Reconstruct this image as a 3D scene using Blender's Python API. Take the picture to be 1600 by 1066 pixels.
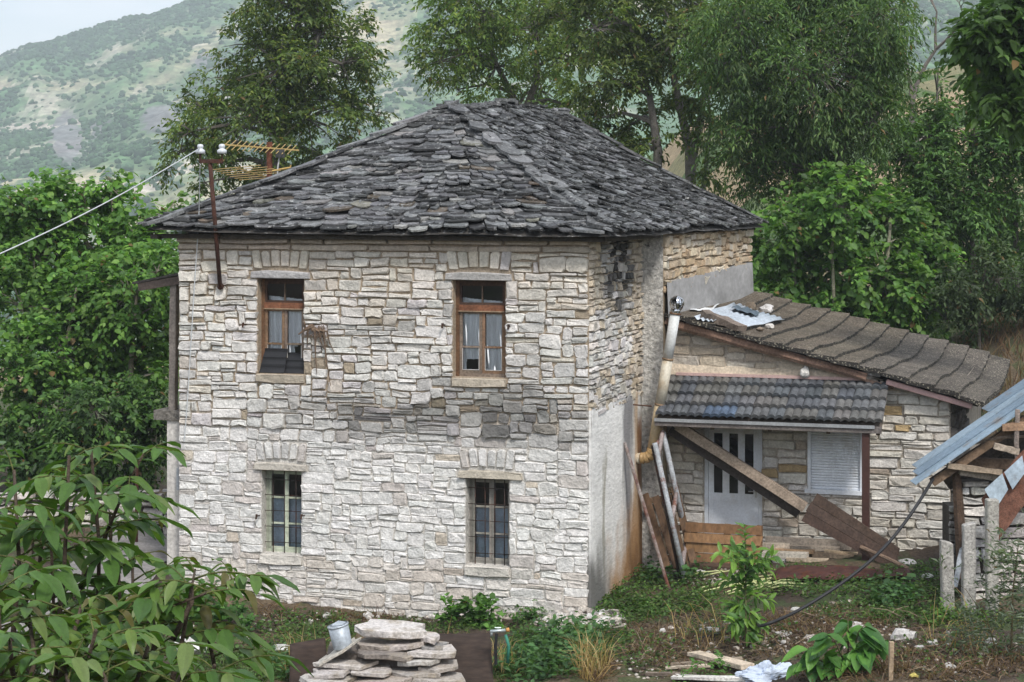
import bpy, math, random, time
import numpy as np
import bmesh
from mathutils import Vector, Matrix, noise
T00 = time.time()
R = math.radians
for o in list(bpy.data.objects): bpy.data.objects.remove(o, do_unlink=True)
scene = bpy.context.scene
C = scene.collection

# ------------------------------------------------------------------ camera, sky, sun, exposure
CZ = 5.97                      # eye height above the yard at the near house corner
F = 3000.0                     # focal length in photo pixels (1600 wide)
HX, HY = 800.0, 311.0          # principal column and horizon row of the photo
cam = bpy.data.cameras.new('camera'); camo = bpy.data.objects.new('camera', cam); C.objects.link(camo)
camo.location = (0, 0, CZ); camo.rotation_euler = (R(90), 0, 0)
cam.sensor_width = 36.0; cam.lens = F / 1600 * 36.0
cam.shift_y = -(533 - HY) / 1600.0
cam.clip_start = 0.1; cam.clip_end = 6000
scene.camera = camo

SUN_EL, SUN_AZ = R(50), R(160)     # azimuth the light comes from, clockwise from +Y (behind-left of the camera)
w = bpy.data.worlds.new('World'); scene.world = w; w.use_nodes = True
nt = w.node_tree; nt.nodes.clear()
def N(tree, t, **k):
    n = tree.nodes.new(t)
    for a, b in k.items(): setattr(n, a, b)
    return n
sky = N(nt, 'ShaderNodeTexSky', sky_type='NISHITA', sun_disc=False)
sky.sun_elevation = SUN_EL; sky.sun_rotation = SUN_AZ; sky.air_density = 1.0; sky.dust_density = 1.5; sky.ozone_density = 1.0
tc = N(nt, 'ShaderNodeTexCoord'); mp = N(nt, 'ShaderNodeMapping'); mp.inputs['Scale'].default_value = (2.2, 2.2, 9.0)
nz = N(nt, 'ShaderNodeTexNoise'); nz.inputs['Scale'].default_value = 1.6; nz.inputs['Detail'].default_value = 7; nz.inputs['Roughness'].default_value = .55
rp = N(nt, 'ShaderNodeMapRange'); rp.inputs[1].default_value = .38; rp.inputs[2].default_value = .62; rp.inputs[3].default_value = .30; rp.inputs[4].default_value = .95
mx = N(nt, 'ShaderNodeMix', data_type='RGBA'); mx.inputs[7].default_value = (7.4, 7.7, 8.1, 1)   # thin cloud, as bright as the sky it hides
bg = N(nt, 'ShaderNodeBackground'); bg.inputs['Strength'].default_value = 0.10
wo = N(nt, 'ShaderNodeOutputWorld')
L = nt.links.new
L(tc.outputs['Generated'], mp.inputs[0]); L(mp.outputs[0], nz.inputs['Vector']); L(nz.outputs[0], rp.inputs[0])
L(rp.outputs[0], mx.inputs[0]); L(sky.outputs[0], mx.inputs[6]); L(mx.outputs[2], bg.inputs[0]); L(bg.outputs[0], wo.inputs[0])

sl = bpy.data.lights.new('sun', 'SUN'); slo = bpy.data.objects.new('sun', sl); C.objects.link(slo)
sl.energy = 1.5; sl.angle = R(10); sl.color = (1, .965, .91)
sd = Vector((math.sin(SUN_AZ)*math.cos(SUN_EL), math.cos(SUN_AZ)*math.cos(SUN_EL), math.sin(SUN_EL)))
slo.rotation_euler = sd.to_track_quat('Z', 'Y').to_euler()
vs = scene.view_settings; vs.view_transform = 'Standard'; vs.look = 'None'; vs.gamma = 1; vs.exposure = 0.98; vs.use_curve_mapping = False
HAZE = 4.6e-4
scene.cycles.use_denoising = True
scene.cycles.max_bounces = 6; scene.cycles.diffuse_bounces = 3; scene.cycles.glossy_bounces = 2; scene.cycles.transmission_bounces = 3; scene.cycles.transparent_max_bounces = 8
scene.cycles.caustics_reflective = False; scene.cycles.caustics_refractive = False

# ------------------------------------------------------------------ helpers
rng = random.Random(7); NR = np.random.default_rng(11)
def clamp(x, a=0., b=1.): return max(a, min(b, x))
def sstep(a, b, x):
    t = np.clip((np.asarray(x, float) - a) / (b - a), 0, 1); return t*t*(3-2*t)
def vnoise(x, y, seed=0):
    x = np.asarray(x, float); y = np.asarray(y, float)
    xi = np.floor(x).astype(np.int64); yi = np.floor(y).astype(np.int64); fx = x-xi; fy = y-yi
    def h(a, b):
        n = (a*374761393 + b*668265263 + seed*974634777) & 0x7fffffff
        n = ((n ^ (n >> 13)) * 1274126177) & 0x7fffffff
        return ((n ^ (n >> 16)) & 0xffff) / 65535.0
    u = fx*fx*(3-2*fx); v = fy*fy*(3-2*fy)
    return (h(xi, yi)*(1-u)+h(xi+1, yi)*u)*(1-v) + (h(xi, yi+1)*(1-u)+h(xi+1, yi+1)*u)*v
def fbm(x, y, o=4, seed=0):
    s = 0; a = .5; t = 0
    for i in range(o): s = s + a*vnoise(x*2**i, y*2**i, seed+i*17); t += a; a *= .5
    return s/t
def P(px, py, Y): return Vector(((px-HX)/F*Y, Y, CZ-(py-HY)/F*Y))      # a photo point at depth Y
def proj(p): return (HX+F*p[0]/p[1], HY-F*(p[2]-CZ)/p[1])
TH = math.atan(3000/9700.0)
E1 = Vector((math.cos(TH), -math.sin(TH), 0)); E2 = Vector((math.sin(TH), math.cos(TH), 0))
A0 = Vector((120/F*27.8, 27.8, 0)); HW = 6.56; HD = 11.0
H0 = A0 - HW*E1
HM = Matrix.Translation(H0) @ Matrix.Rotation(-TH, 4, 'Z')
def hp(x, y, z): return H0 + x*E1 + y*E2 + Vector((0, 0, z))            # house frame -> world
def on_y(px, py, yl):                                                    # photo point on the plane y = yl of the house frame -> (x, z)
    d = Vector(((px-HX)/F, 1, -(py-HY)/F)); o = Vector((0, 0, CZ))
    t = (yl - (o-H0).dot(E2)) / d.dot(E2); p = o+d*t
    return (p-H0).dot(E1), p.z
def on_x(px, py, xl):
    d = Vector(((px-HX)/F, 1, -(py-HY)/F)); o = Vector((0, 0, CZ))
    t = (xl - (o-H0).dot(E1)) / d.dot(E1); p = o+d*t
    return (p-H0).dot(E2), p.z
def march(px, py, f, y0=14., y1=70., st=.02):
    Y = y0
    while Y < y1:
        p = P(px, py, Y)
        if p.z <= f(p): return p
        Y += st
    return P(px, py, y1)
GX = ([-60, -14, -8, -5.2, -4, -2, 0, 1.1, 2.5, 4, 6, 9, 14, 40], [3, 1.2, .45, .12, -.12, -.24, -.2, -.02, .06, .36, .5, .95, 2.0, 4.5])
HXs = ([-120, -60, -25, -8, 3, 12, 30, 60, 150], [-40, -24, -12, -3, 3.0, 7.0, 9.5, 12, 24])
def zg(X, Y, rough=True):
    X = np.asarray(X, float); Y = np.asarray(Y, float)
    z = np.interp(X, *GX)
    z = z + np.maximum(0, 20.5-Y)*.17
    z = z + sstep(31, 44, Y)*2.0*sstep(7.5, 11, X)
    z = z + sstep(45, 130, Y)*np.interp(X, *HXs)
    z = z - np.clip((Y-150)*.22, 0, 75)
    if rough:
        m = 1-sstep(30, 60, Y)
        z = z + (fbm(X*1.3, Y*1.3, 3, 3)-.5)*.16*m + (fbm(X*5, Y*5, 2, 9)-.5)*.05*m + (fbm(X*.08, Y*.08, 3, 5)-.5)*2.0*sstep(60, 140, Y)
    return z
def zg1(x, y): return float(zg(np.array([x]), np.array([y]))[0])
def G(px, py): return march(px, py, lambda p: zg1(p.x, p.y), 15, 60, .03)

# ------------------------------------------------------------------ materials
MATS = {}
def mat(name, col=None, rough=.85, metal=0., n1=6, a1=.25, n2=45, a2=.2, bump=.4, bdist=.01, bscale=60, stretch=(1, 1, 1), spec=.3, tint=None, tscale=2.0, tlo=.5, thi=.65, leaf=0.0, coat=0):
    if name in MATS: return MATS[name]
    m = bpy.data.materials.new(name); m.use_nodes = True; t = m.node_tree; l = t.links.new
    b = t.nodes['Principled BSDF']
    b.inputs['Roughness'].default_value = rough; b.inputs['Metallic'].default_value = metal; b.inputs['Specular IOR Level'].default_value = spec
    co = N(t, 'ShaderNodeTexCoord'); mpp = N(t, 'ShaderNodeMapping'); mpp.inputs['Scale'].default_value = stretch
    l(co.outputs['Object'], mpp.inputs[0]); vec = mpp.outputs[0]
    if col is None:
        at = N(t, 'ShaderNodeAttribute', attribute_name='col'); src = at.outputs['Color']
    else:
        rgb = N(t, 'ShaderNodeRGB'); rgb.outputs[0].default_value = (*col, 1); src = rgb.outputs[0]
    def noi(sc, det=5, ro=.6):
        n = N(t, 'ShaderNodeTexNoise'); n.inputs['Scale'].default_value = sc; n.inputs['Detail'].default_value = det; n.inputs['Roughness'].default_value = ro
        l(vec, n.inputs['Vector']); return n.outputs[0]
    def mr(x, a, b_, c, d):
        n = N(t, 'ShaderNodeMapRange'); l(x, n.inputs[0])
        for i, v in enumerate((a, b_, c, d)): n.inputs[i+1].default_value = v
        return n.outputs[0]
    if tint is not None:
        mixn = N(t, 'ShaderNodeMix', data_type='RGBA'); l(mr(noi(tscale, 6), tlo, thi, 0, 1), mixn.inputs[0]); l(src, mixn.inputs[6]); mixn.inputs[7].default_value = (*tint, 1); src = mixn.outputs[2]
    k = None
    for sc, am, de in ((n1, a1, 5), (n2, a2, 3)):
        if am <= 0: continue
        f = mr(noi(sc, de), .3, .7, 1-am, 1+am)
        if k is None: k = f
        else:
            mm = N(t, 'ShaderNodeMath', operation='MULTIPLY'); l(k, mm.inputs[0]); l(f, mm.inputs[1]); k = mm.outputs[0]
    if k is not None:
        vm = N(t, 'ShaderNodeVectorMath', operation='SCALE'); l(src, vm.inputs[0]); l(k, vm.inputs['Scale']); src = vm.outputs[0]
    l(src, b.inputs['Base Color'])
    if bump > 0:
        bn = N(t, 'ShaderNodeBump'); bn.inputs['Strength'].default_value = bump; bn.inputs['Distance'].default_value = bdist
        l(noi(bscale, 5, .65), bn.inputs['Height']); l(bn.outputs[0], b.inputs['Normal'])
    if leaf > 0:
        tr = N(t, 'ShaderNodeBsdfTranslucent'); vm2 = N(t, 'ShaderNodeVectorMath', operation='MULTIPLY'); l(src, vm2.inputs[0]); vm2.inputs[1].default_value = (1.25, 1.35, .6)
        l(vm2.outputs[0], tr.inputs['Color'])
        ms = N(t, 'ShaderNodeMixShader'); ms.inputs[0].default_value = leaf
        l(b.outputs[0], ms.inputs[1]); l(tr.outputs[0], ms.inputs[2]); l(ms.outputs[0], t.nodes['Material Output'].inputs[0])
    MATS[name] = m; return m
M_STONE = mat('wall_stone', rough=.9, n1=8, a1=.16, n2=34, a2=.17, bump=1.0, bdist=.035, bscale=15)
M_SLATE = mat('roof_slate', rough=.6, n1=7, a1=.35, n2=40, a2=.4, bump=1, bdist=.03, bscale=20, spec=.45, tint=(.30, .30, .29), tscale=13, tlo=.57, thi=.66)
M_WOOD = mat('weathered_wood', rough=.85, n1=4, a1=.3, n2=30, a2=.35, bump=.6, bdist=.008, bscale=40, stretch=(1, 1, 1))
M_PAINT = mat('painted', rough=.6, n1=5, a1=.12, n2=40, a2=.12, bump=.2, bdist=.004)
M_RUST = mat('rusted_iron', rough=.8, metal=.2, n1=8, a1=.4, n2=60, a2=.4, bump=.6, bdist=.006, tint=(.10, .035, .018), tscale=5)
M_ROCK = mat('loose_rock', rough=.9, n1=5, a1=.25, n2=30, a2=.3, bump=1, bdist=.03, bscale=14)
M_SLAB = mat('slab_rock', rough=.95, n1=5, a1=.2, n2=26, a2=.3, bump=1, bdist=.05, bscale=9, tint=(.27, .23, .18), tscale=5, tlo=.5, thi=.68)
M_LEAF = mat('leaf_green', rough=.5, n1=3, a1=.1, n2=30, a2=0, bump=0, spec=.34, leaf=.40)
M_BIGLEAF = mat('leaf_broad', rough=.42, n1=12, a1=.14, n2=60, a2=.1, bump=.25, bdist=.004, bscale=60, spec=.36, leaf=.33, tint=(.17, .13, .04), tscale=34, tlo=.64, thi=.72)
M_BARK = mat('bark', rough=.95, n1=6, a1=.35, n2=40, a2=.35, bump=1, bdist=.03, bscale=22)
M_METAL = mat('sheet_metal', rough=.42, metal=.55, n1=3, a1=.2, n2=30, a2=.15, bump=.15, bdist=.005, bscale=12)
M_DARKGLASS = mat('plastic_black', (.02, .02, .022), rough=.5, a1=.2, a2=.1, bump=.1)
def glass():
    m = bpy.data.materials.new('window_glass'); m.use_nodes = True; t = m.node_tree; t.nodes.remove(t.nodes['Principled BSDF'])
    g = N(t, 'ShaderNodeBsdfGlossy'); g.inputs['Roughness'].default_value = .06; g.inputs['Color'].default_value = (.8, .85, .9, 1)
    tr = N(t, 'ShaderNodeBsdfTransparent'); tr.inputs['Color'].default_value = (.98, .99, 1, 1)
    fr = N(t, 'ShaderNodeFresnel'); fr.inputs['IOR'].default_value = 1.5; ms = N(t, 'ShaderNodeMixShader')
    t.links.new(fr.outputs[0], ms.inputs[0]); t.links.new(tr.outputs[0], ms.inputs[1]); t.links.new(g.outputs[0], ms.inputs[2]); t.links.new(ms.outputs[0], t.nodes['Material Output'].inputs[0])
    return m
M_GLASS = glass()

# ------------------------------------------------------------------ mesh building
ROOTM = {}
def rootof(o):
    while o.parent is not None: o = o.parent
    return o
def tag(o, label=None, cat=None, group=None, kind=None):
    if label: o['label'] = label
    if cat: o['category'] = cat
    if group: o['group'] = group
    if kind: o['kind'] = kind
    return o
def thing(name, label, cat, loc=(0, 0, 0), group=None, Mx=None):
    o = bpy.data.objects.new(name, None); C.objects.link(o); o.empty_display_size = .2
    Mx = Mx if Mx is not None else Matrix.Translation(Vector(loc))
    o.matrix_world = Mx; ROOTM[o.name] = Mx.copy()
    return tag(o, label, cat, group)
def mesh_np(name, V, Fc, col=None, smooth=False):
    """V (n,3), Fc (m,k) all faces of k corners; col (m,3)"""
    me = bpy.data.meshes.new(name); V = np.asarray(V, np.float32); Fc = np.asarray(Fc, np.int32); m, k = Fc.shape
    me.vertices.add(len(V)); me.vertices.foreach_set('co', V.ravel())
    me.loops.add(m*k); me.loops.foreach_set('vertex_index', Fc.ravel())
    me.polygons.add(m); me.polygons.foreach_set('loop_start', np.arange(0, m*k, k, dtype=np.int32)); me.polygons.foreach_set('loop_total', np.full(m, k, np.int32))
    if smooth: me.polygons.foreach_set('use_smooth', np.ones(m, bool))
    me.update(calc_edges=True)
    if col is not None:
        a = me.attributes.new('col', 'FLOAT_COLOR', 'FACE'); a.data.foreach_set('color', np.concatenate([np.asarray(col, np.float32), np.ones((m, 1), np.float32)], 1).ravel())
    return me
def link(name, me, m, parent=None, loc=None):
    o = bpy.data.objects.new(name, me); C.objects.link(o)
    if m: me.materials.append(m) if not len(me.materials) else None
    if parent is not None: o.parent = parent
    if loc is not None: o.location = loc
    return o
class MB:
    def __init__(s, col=(.5, .5, .5)): s.v = []; s.f = []; s.c = []; s.cur = col
    def add(s, vs, fs, col=None):
        b = len(s.v); s.v += [tuple(x) for x in vs]
        for f in fs: s.f.append([i+b for i in f]); s.c.append(col or s.cur)
        return s
    def merge(s, o): return s.add(o.v, [f for f in o.f]) if False else s._m(o)
    def _m(s, o):
        b = len(s.v); s.v += o.v; s.f += [[i+b for i in f] for f in o.f]; s.c += o.c; return s
    def box(s, x0, x1, y0, y1, z0, z1, col=None):
        v = [(x0, y0, z0), (x1, y0, z0), (x1, y1, z0), (x0, y1, z0), (x0, y0, z1), (x1, y0, z1), (x1, y1, z1), (x0, y1, z1)]
        return s.add(v, [(0, 3, 2, 1), (4, 5, 6, 7), (0, 1, 5, 4), (1, 2, 6, 5), (2, 3, 7, 6), (3, 0, 4, 7)], col)
    def beam(s, a, b, w_, h, up=(0, 0, 1), col=None, jit=0, seg=1, taper=1.0):
        a = Vector(a); b = Vector(b); d = (b-a).normalized(); u = Vector(up); r = d.cross(u)
        if r.length < 1e-4: r = d.cross(Vector((1, 0, 0)))
        r.normalize(); u = r.cross(d).normalized(); vs = []; fs = []
        for i in range(seg+1):
            t = i/seg; c = a.lerp(b, t); k = 1+(taper-1)*t
            for (p, q) in ((-1, -1), (1, -1), (1, 1), (-1, 1)):
                vs.append(c + r*(p*w_/2*k+rng.uniform(-jit, jit)) + u*(q*h/2*k+rng.uniform(-jit, jit)))
        for i in range(seg):
            for k in range(4): fs.append((i*4+k, i*4+(k+1) % 4, i*4+4+(k+1) % 4, i*4+4+k))
        fs.append((3, 2, 1, 0)); e = seg*4; fs.append((e, e+1, e+2, e+3))
        return s.add(vs, fs, col)
    def tube(s, pts, rad, n=8, col=None, cap=True):
        pts = [Vector(p) for p in pts]; m = len(pts); rads = rad if isinstance(rad, (list, tuple)) else [rad]*m
        vs = []; fs = []; prev = None
        for i, p in enumerate(pts):
            d = (pts[min(i+1, m-1)]-pts[max(i-1, 0)]).normalized()
            r = d.cross(Vector((0, 0, 1))) if prev is None else prev - d*prev.dot(d)
            if r.length < 1e-3: r = d.cross(Vector((1, 0, 0)))
            r.normalize(); prev = r; u = d.cross(r)
            for k in range(n):
                a = 2*math.pi*k/n; vs.append(p+(r*math.cos(a)+u*math.sin(a))*rads[i])
        for i in range(m-1):
            for k in range(n): fs.append((i*n+k, i*n+(k+1) % n, (i+1)*n+(k+1) % n, (i+1)*n+k))
        if cap: fs.append(tuple(range(n-1, -1, -1))); fs.append(tuple(range((m-1)*n, m*n)))
        return s.add(vs, fs, col)
    def lathe(s, prof, o, ax=(0, 0, 1), n=12, col=None):
        ax = Vector(ax).normalized(); r = ax.orthogonal().normalized(); u = ax.cross(r); o = Vector(o); vs = []; fs = []
        for (rr, h) in prof:
            for k in range(n):
                a = 2*math.pi*k/n; vs.append(o+ax*h+(r*math.cos(a)+u*math.sin(a))*max(rr, 1e-4))
        for i in range(len(prof)-1):
            for k in range(n): fs.append((i*n+k, i*n+(k+1) % n, (i+1)*n+(k+1) % n, (i+1)*n+k))
        return s.add(vs, fs, col)
    def slab(s, top, off, col=None, chamfer=0.0):
        """prism: polygon TOP (list of Vector, counter-clockwise seen from outside) extruded by -OFF vector"""
        n = len(top); top = [Vector(p) for p in top]; off = Vector(off)
        if chamfer > 0:
            c = sum(top, Vector())/n; r1 = [c+(p-c)*(1-chamfer) for p in top]; r2 = [p-off*.35 for p in top]; r3 = [p-off for p in top]
            vs = r1+r2+r3; fs = [tuple(range(n))]
            for q in (0, n):
                for k in range(n): fs.append((q+k, q+n+k, q+n+(k+1) % n, q+(k+1) % n))
            fs.append(tuple(range(3*n-1, 2*n-1, -1)))
        else:
            vs = top+[p-off for p in top]; fs = [tuple(range(n)), tuple(range(2*n-1, n-1, -1))]
            for k in range(n): fs.append((k, n+k, n+(k+1) % n, (k+1) % n))
        return s.add(vs, fs, col)
    def build(s, name, m, parent=None, world=True, smooth=False, base=None, bevel=0):
        """parent: verts are world unless world=False (then the parent's frame). Without parent the origin goes to BASE."""
        vs = s.v; loc = None
        if parent is not None:
            if world:
                inv = ROOTM[rootof(parent).name].inverted(); vs = [tuple(inv @ Vector(v)) for v in vs]
        else:
            a = np.array(vs); loc = base if base is not None else ((a[:, 0].min()+a[:, 0].max())/2, (a[:, 1].min()+a[:, 1].max())/2, a[:, 2].min())
            vs = [(v[0]-loc[0], v[1]-loc[1], v[2]-loc[2]) for v in vs]
        me = bpy.data.meshes.new(name); me.from_pydata(vs, [], s.f); me.update()
        a = me.attributes.new('col', 'FLOAT_COLOR', 'FACE'); a.data.foreach_set('color', np.array([(*c, 1) for c in s.c], np.float32).ravel())
        if smooth:
            bm = bmesh.new(); bm.from_mesh(me); bmesh.ops.remove_doubles(bm, verts=bm.verts, dist=2e-4); bm.to_mesh(me); bm.free()
            me.polygons.foreach_set('use_smooth', np.ones(len(me.polygons), bool))
        o = link(name, me, m, parent, loc)
        if bevel > 0:
            b = o.modifiers.new('bevel', 'BEVEL'); b.width = bevel; b.segments = 1; b.limit_method = 'ANGLE'
        if parent is None: ROOTM[o.name] = Matrix.Translation(Vector(loc))
        return o
def jc(c, a=.1, r=rng):
    k = 1+r.uniform(-a, a); return tuple(max(.004, x*k*(1+r.uniform(-a, a)*.12)) for x in c)
def mixc(a, b, t): return tuple(x*(1-t)+y*t for x, y in zip(a, b))
# ------------------------------------------------------------------ ground, hill, mountain
def grid_mesh(xs, ys, zf, colf=None):
    X, Y = np.meshgrid(xs, ys); Z = zf(X, Y); n, m = X.shape
    V = np.stack([X, Y, Z], -1).reshape(-1, 3); i = np.arange(n*m).reshape(n, m)
    Fq = np.stack([i[:-1, :-1], i[:-1, 1:], i[1:, 1:], i[1:, :-1]], -1).reshape(-1, 4)
    c = None
    if colf is not None: c = colf(V[Fq].mean(1))
    return V, Fq, c
def axis(a, b, lo, hi, fine, grow=1.13):
    c = list(np.arange(a, b+1e-6, fine)); s = fine; x = b
    while x < hi: s *= grow; x += s; c.append(min(x, hi))
    s = fine; x = a; pre = []
    while x > lo: s *= grow; x -= s; pre.append(max(x, lo))
    return np.array(pre[::-1]+c)
def gcol(c):
    x, y = c[:, 0], c[:, 1]; n = len(x)
    soil = np.array([.065, .047, .034]); dry = np.array([.12, .088, .055]); green = np.array([.045, .075, .022]); tan = np.array([.33, .25, .15])
    a = fbm(x*.9, y*.9, 4, 21); b = fbm(x*2.5, y*2.5, 3, 33); gsc = fbm(x*.35, y*.35, 3, 4)
    out = soil+(dry-soil)*sstep(.45, .62, a)[:, None]
    out = out+(green-out)*(sstep(.50, .62, b)*.7)[:, None]
    far = sstep(34, 60, y)[:, None]; fcol = tan+(green*1.6-tan)*sstep(.40, .56, fbm(x*.12, y*.12, 4, 8))[:, None]
    return out*(1-far)+fcol*far
xs = axis(-9, 10, -420, 420, .12, 1.16); ys = axis(21.5, 33, -40, 640, .12, 1.12)
V, Fq, c = grid_mesh(xs, ys, zg, gcol)
M_GROUND = mat('soil', rough=.97, n1=2.2, a1=.35, n2=24, a2=.45, bump=1, bdist=.05, bscale=18)
link('ground', mesh_np('ground', V, Fq, c, True), M_GROUND)['kind'] = 'structure'

# the far mountainside: rises from the valley behind, ridge climbing to the right
def rid(X):   return np.interp(X/1600*F+HX, [-700, 0, 150, 300, 600, 1000, 1700, 2400], [250, 86, 42, 4, -95, -230, -400, -420])
def mz(X, Y):
    Yr = 1600.0; t = (Y-520)/(Yr-520)
    top = CZ+(HY-rid(X))/F*Yr; base = -46.0
    prof = np.where(t <= 1, base+(top-base)*(np.clip(t, 0, 1)**1.12), top-(t-1)*250)
    r = fbm(X*.006, Y*.0035, 5, 41)-.5; gul = np.abs(fbm(X*.016+Y*.002, Y*.004, 4, 61)-.5)*2
    k = np.clip(t*5, 0, 1)*np.clip((1.03-t)*4, 0.12, 1)
    terr = np.sin(Y*.035+fbm(X*.005, Y*.005, 3, 4)*7)*5
    return prof+k*(r*46-(1-gul)*16+terr)+(fbm(X*.05, Y*.05, 3, 71)-.5)*6
def mcol(c):
    x, y, z = c.T
    tan = np.array([.47, .41, .27]); grn = np.array([.095, .20, .085]); rock = np.array([.34, .32, .30]); scree = np.array([.22, .21, .215]); pale = np.array([.52, .47, .38])
    a = fbm(x*.012, y*.010, 5, 81); b = fbm(x*.035, y*.03, 4, 91)
    o = tan+(grn-tan)*(sstep(.29, .48, a)*.95)[:, None]
    o = o+(pale-o)*(sstep(.60, .72, b)*.65)[:, None]
    o = o+(grn*1.05-o)*(sstep(.54, .62, fbm(x*.05, y*.05, 3, 19))*.55)[:, None]
    px = HX+F*x/y; py = HY-F*(z-CZ)/y
    for (qx, qy, rx, ry) in ((105, 215, 26, 45), (248, 190, 34, 30), (160, 205, 22, 20), (330, 95, 30, 14)):   # grey scree gullies
        d = ((px-qx)/rx)**2+((py-qy)/ry)**2+(fbm(x*.04, y*.04, 4, 5)-.5)*2.2
        o = o+(scree-o)*((1-sstep(.5, 1.1, d))*.85)[:, None]
    for yy, s in ((760, 5), (905, 4), (1180, 5), (1330, 4)):                                                           # terrace paths
        d = np.abs(y-yy-(fbm(x*.006, y*0, 3, yy)-.5)*150); o = o+(pale-o)*((1-sstep(s, s+5, d))*sstep(.42, .55, fbm(x*.008, y*0, 2, yy+3)))[:, None]
    return o
xs = np.arange(-640, 760, 4.0); ys = np.concatenate([np.arange(520, 1640, 4.5), np.arange(1640, 2000, 30)])
V, Fq, c = grid_mesh(xs, ys, mz, mcol)
M_MOUNT = mat('mountain_slope', rough=1, n1=.04, a1=.25, n2=.22, a2=.45, bump=0)
link('mountain', mesh_np('mountain', V, Fq, c, True), M_MOUNT)['kind'] = 'structure'

def ico():
    p = (1+5**.5)/2; v = np.array([(-1, p, 0), (1, p, 0), (-1, -p, 0), (1, -p, 0), (0, -1, p), (0, 1, p), (0, -1, -p), (0, 1, -p), (p, 0, -1), (p, 0, 1), (-p, 0, -1), (-p, 0, 1)], float)/math.hypot(1, p)
    f = np.array([(0, 11, 5), (0, 5, 1), (0, 1, 7), (0, 7, 10), (0, 10, 11), (1, 5, 9), (5, 11, 4), (11, 10, 2), (10, 7, 6), (7, 1, 8), (3, 9, 4), (3, 4, 2), (3, 2, 6), (3, 6, 8), (3, 8, 9), (4, 9, 5), (2, 4, 11), (6, 2, 10), (8, 6, 7), (9, 8, 1)])
    return v, f
IV, IF = ico()
def blobs(name, X, Y, Z, Rr, cols, m, kind='stuff', squash=.85):
    n = len(X); jit = NR.uniform(.65, 1.25, (n, 12, 1)); V = IV[None]*jit*Rr[:, None, None]; V[:, :, 2] *= squash
    V += np.stack([X, Y, Z+Rr*.35], -1)[:, None, :]; Fq = IF[None]+(np.arange(n)*12)[:, None, None]
    cc = np.repeat(cols, 20, 0)*NR.uniform(.7, 1.3, (n*20, 1))
    o = link(name, mesh_np(name, V.reshape(-1, 3), Fq.reshape(-1, 3), cc), m); o['kind'] = kind; return o
n = 150000; Y = 540+1080*NR.random(n)**.75; X = (NR.random(n)-.5)*2*.31*Y
dens = sstep(.40, .60, fbm(X*.012, Y*.010, 5, 81))*.85+.10+.35*sstep(.55, .66, fbm(X*.05, Y*.05, 3, 19))
px = HX+F*X/Y; pyy = HY-F*(mz(X, Y)-CZ)/Y
for (qx, qy, rx, ry) in ((105, 215, 26, 45), (248, 190, 34, 30)): dens = dens*np.where(((px-qx)/rx)**2+((pyy-qy)/ry)**2 < 1, .05, 1)
k = (NR.random(n) < dens*.62) & (pyy > -40) & ((px < 720) | (px > 1330)); X, Y = X[k], Y[k]
Rr = NR.uniform(.8, 2.3, len(X))*np.where(NR.random(len(X)) < .12, 1.5, 1)
cols = np.array([.058, .115, .052])*NR.uniform(.6, 1.4, (len(X), 1))
o = blobs('mountain_trees', X, Y, mz(X, Y)-.5, Rr, cols, mat('far_foliage', rough=1, n1=.6, a1=.3, n2=2, a2=.3, bump=0)); o['label'] = 'dark scrub and trees covering the far mountainside'

# grey paved path and stones left of the house
def patch(name, x0, x1, y0, y1, m, off=.025, st=.2):
    V, Fq, _ = grid_mesh(np.arange(x0, x1, st), np.arange(y0, y1, st), lambda X, Y: zg(X, Y)+off)
    o = link(name, mesh_np(name, V, Fq, None, True), m); o['kind'] = 'structure'
patch('path', -6.9, -5.35, 23.2, 34, mat('paving', (.23, .215, .205), rough=.95, n1=1.5, a1=.3, n2=20, a2=.25, bump=.8, bdist=.02, bscale=20))

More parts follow.
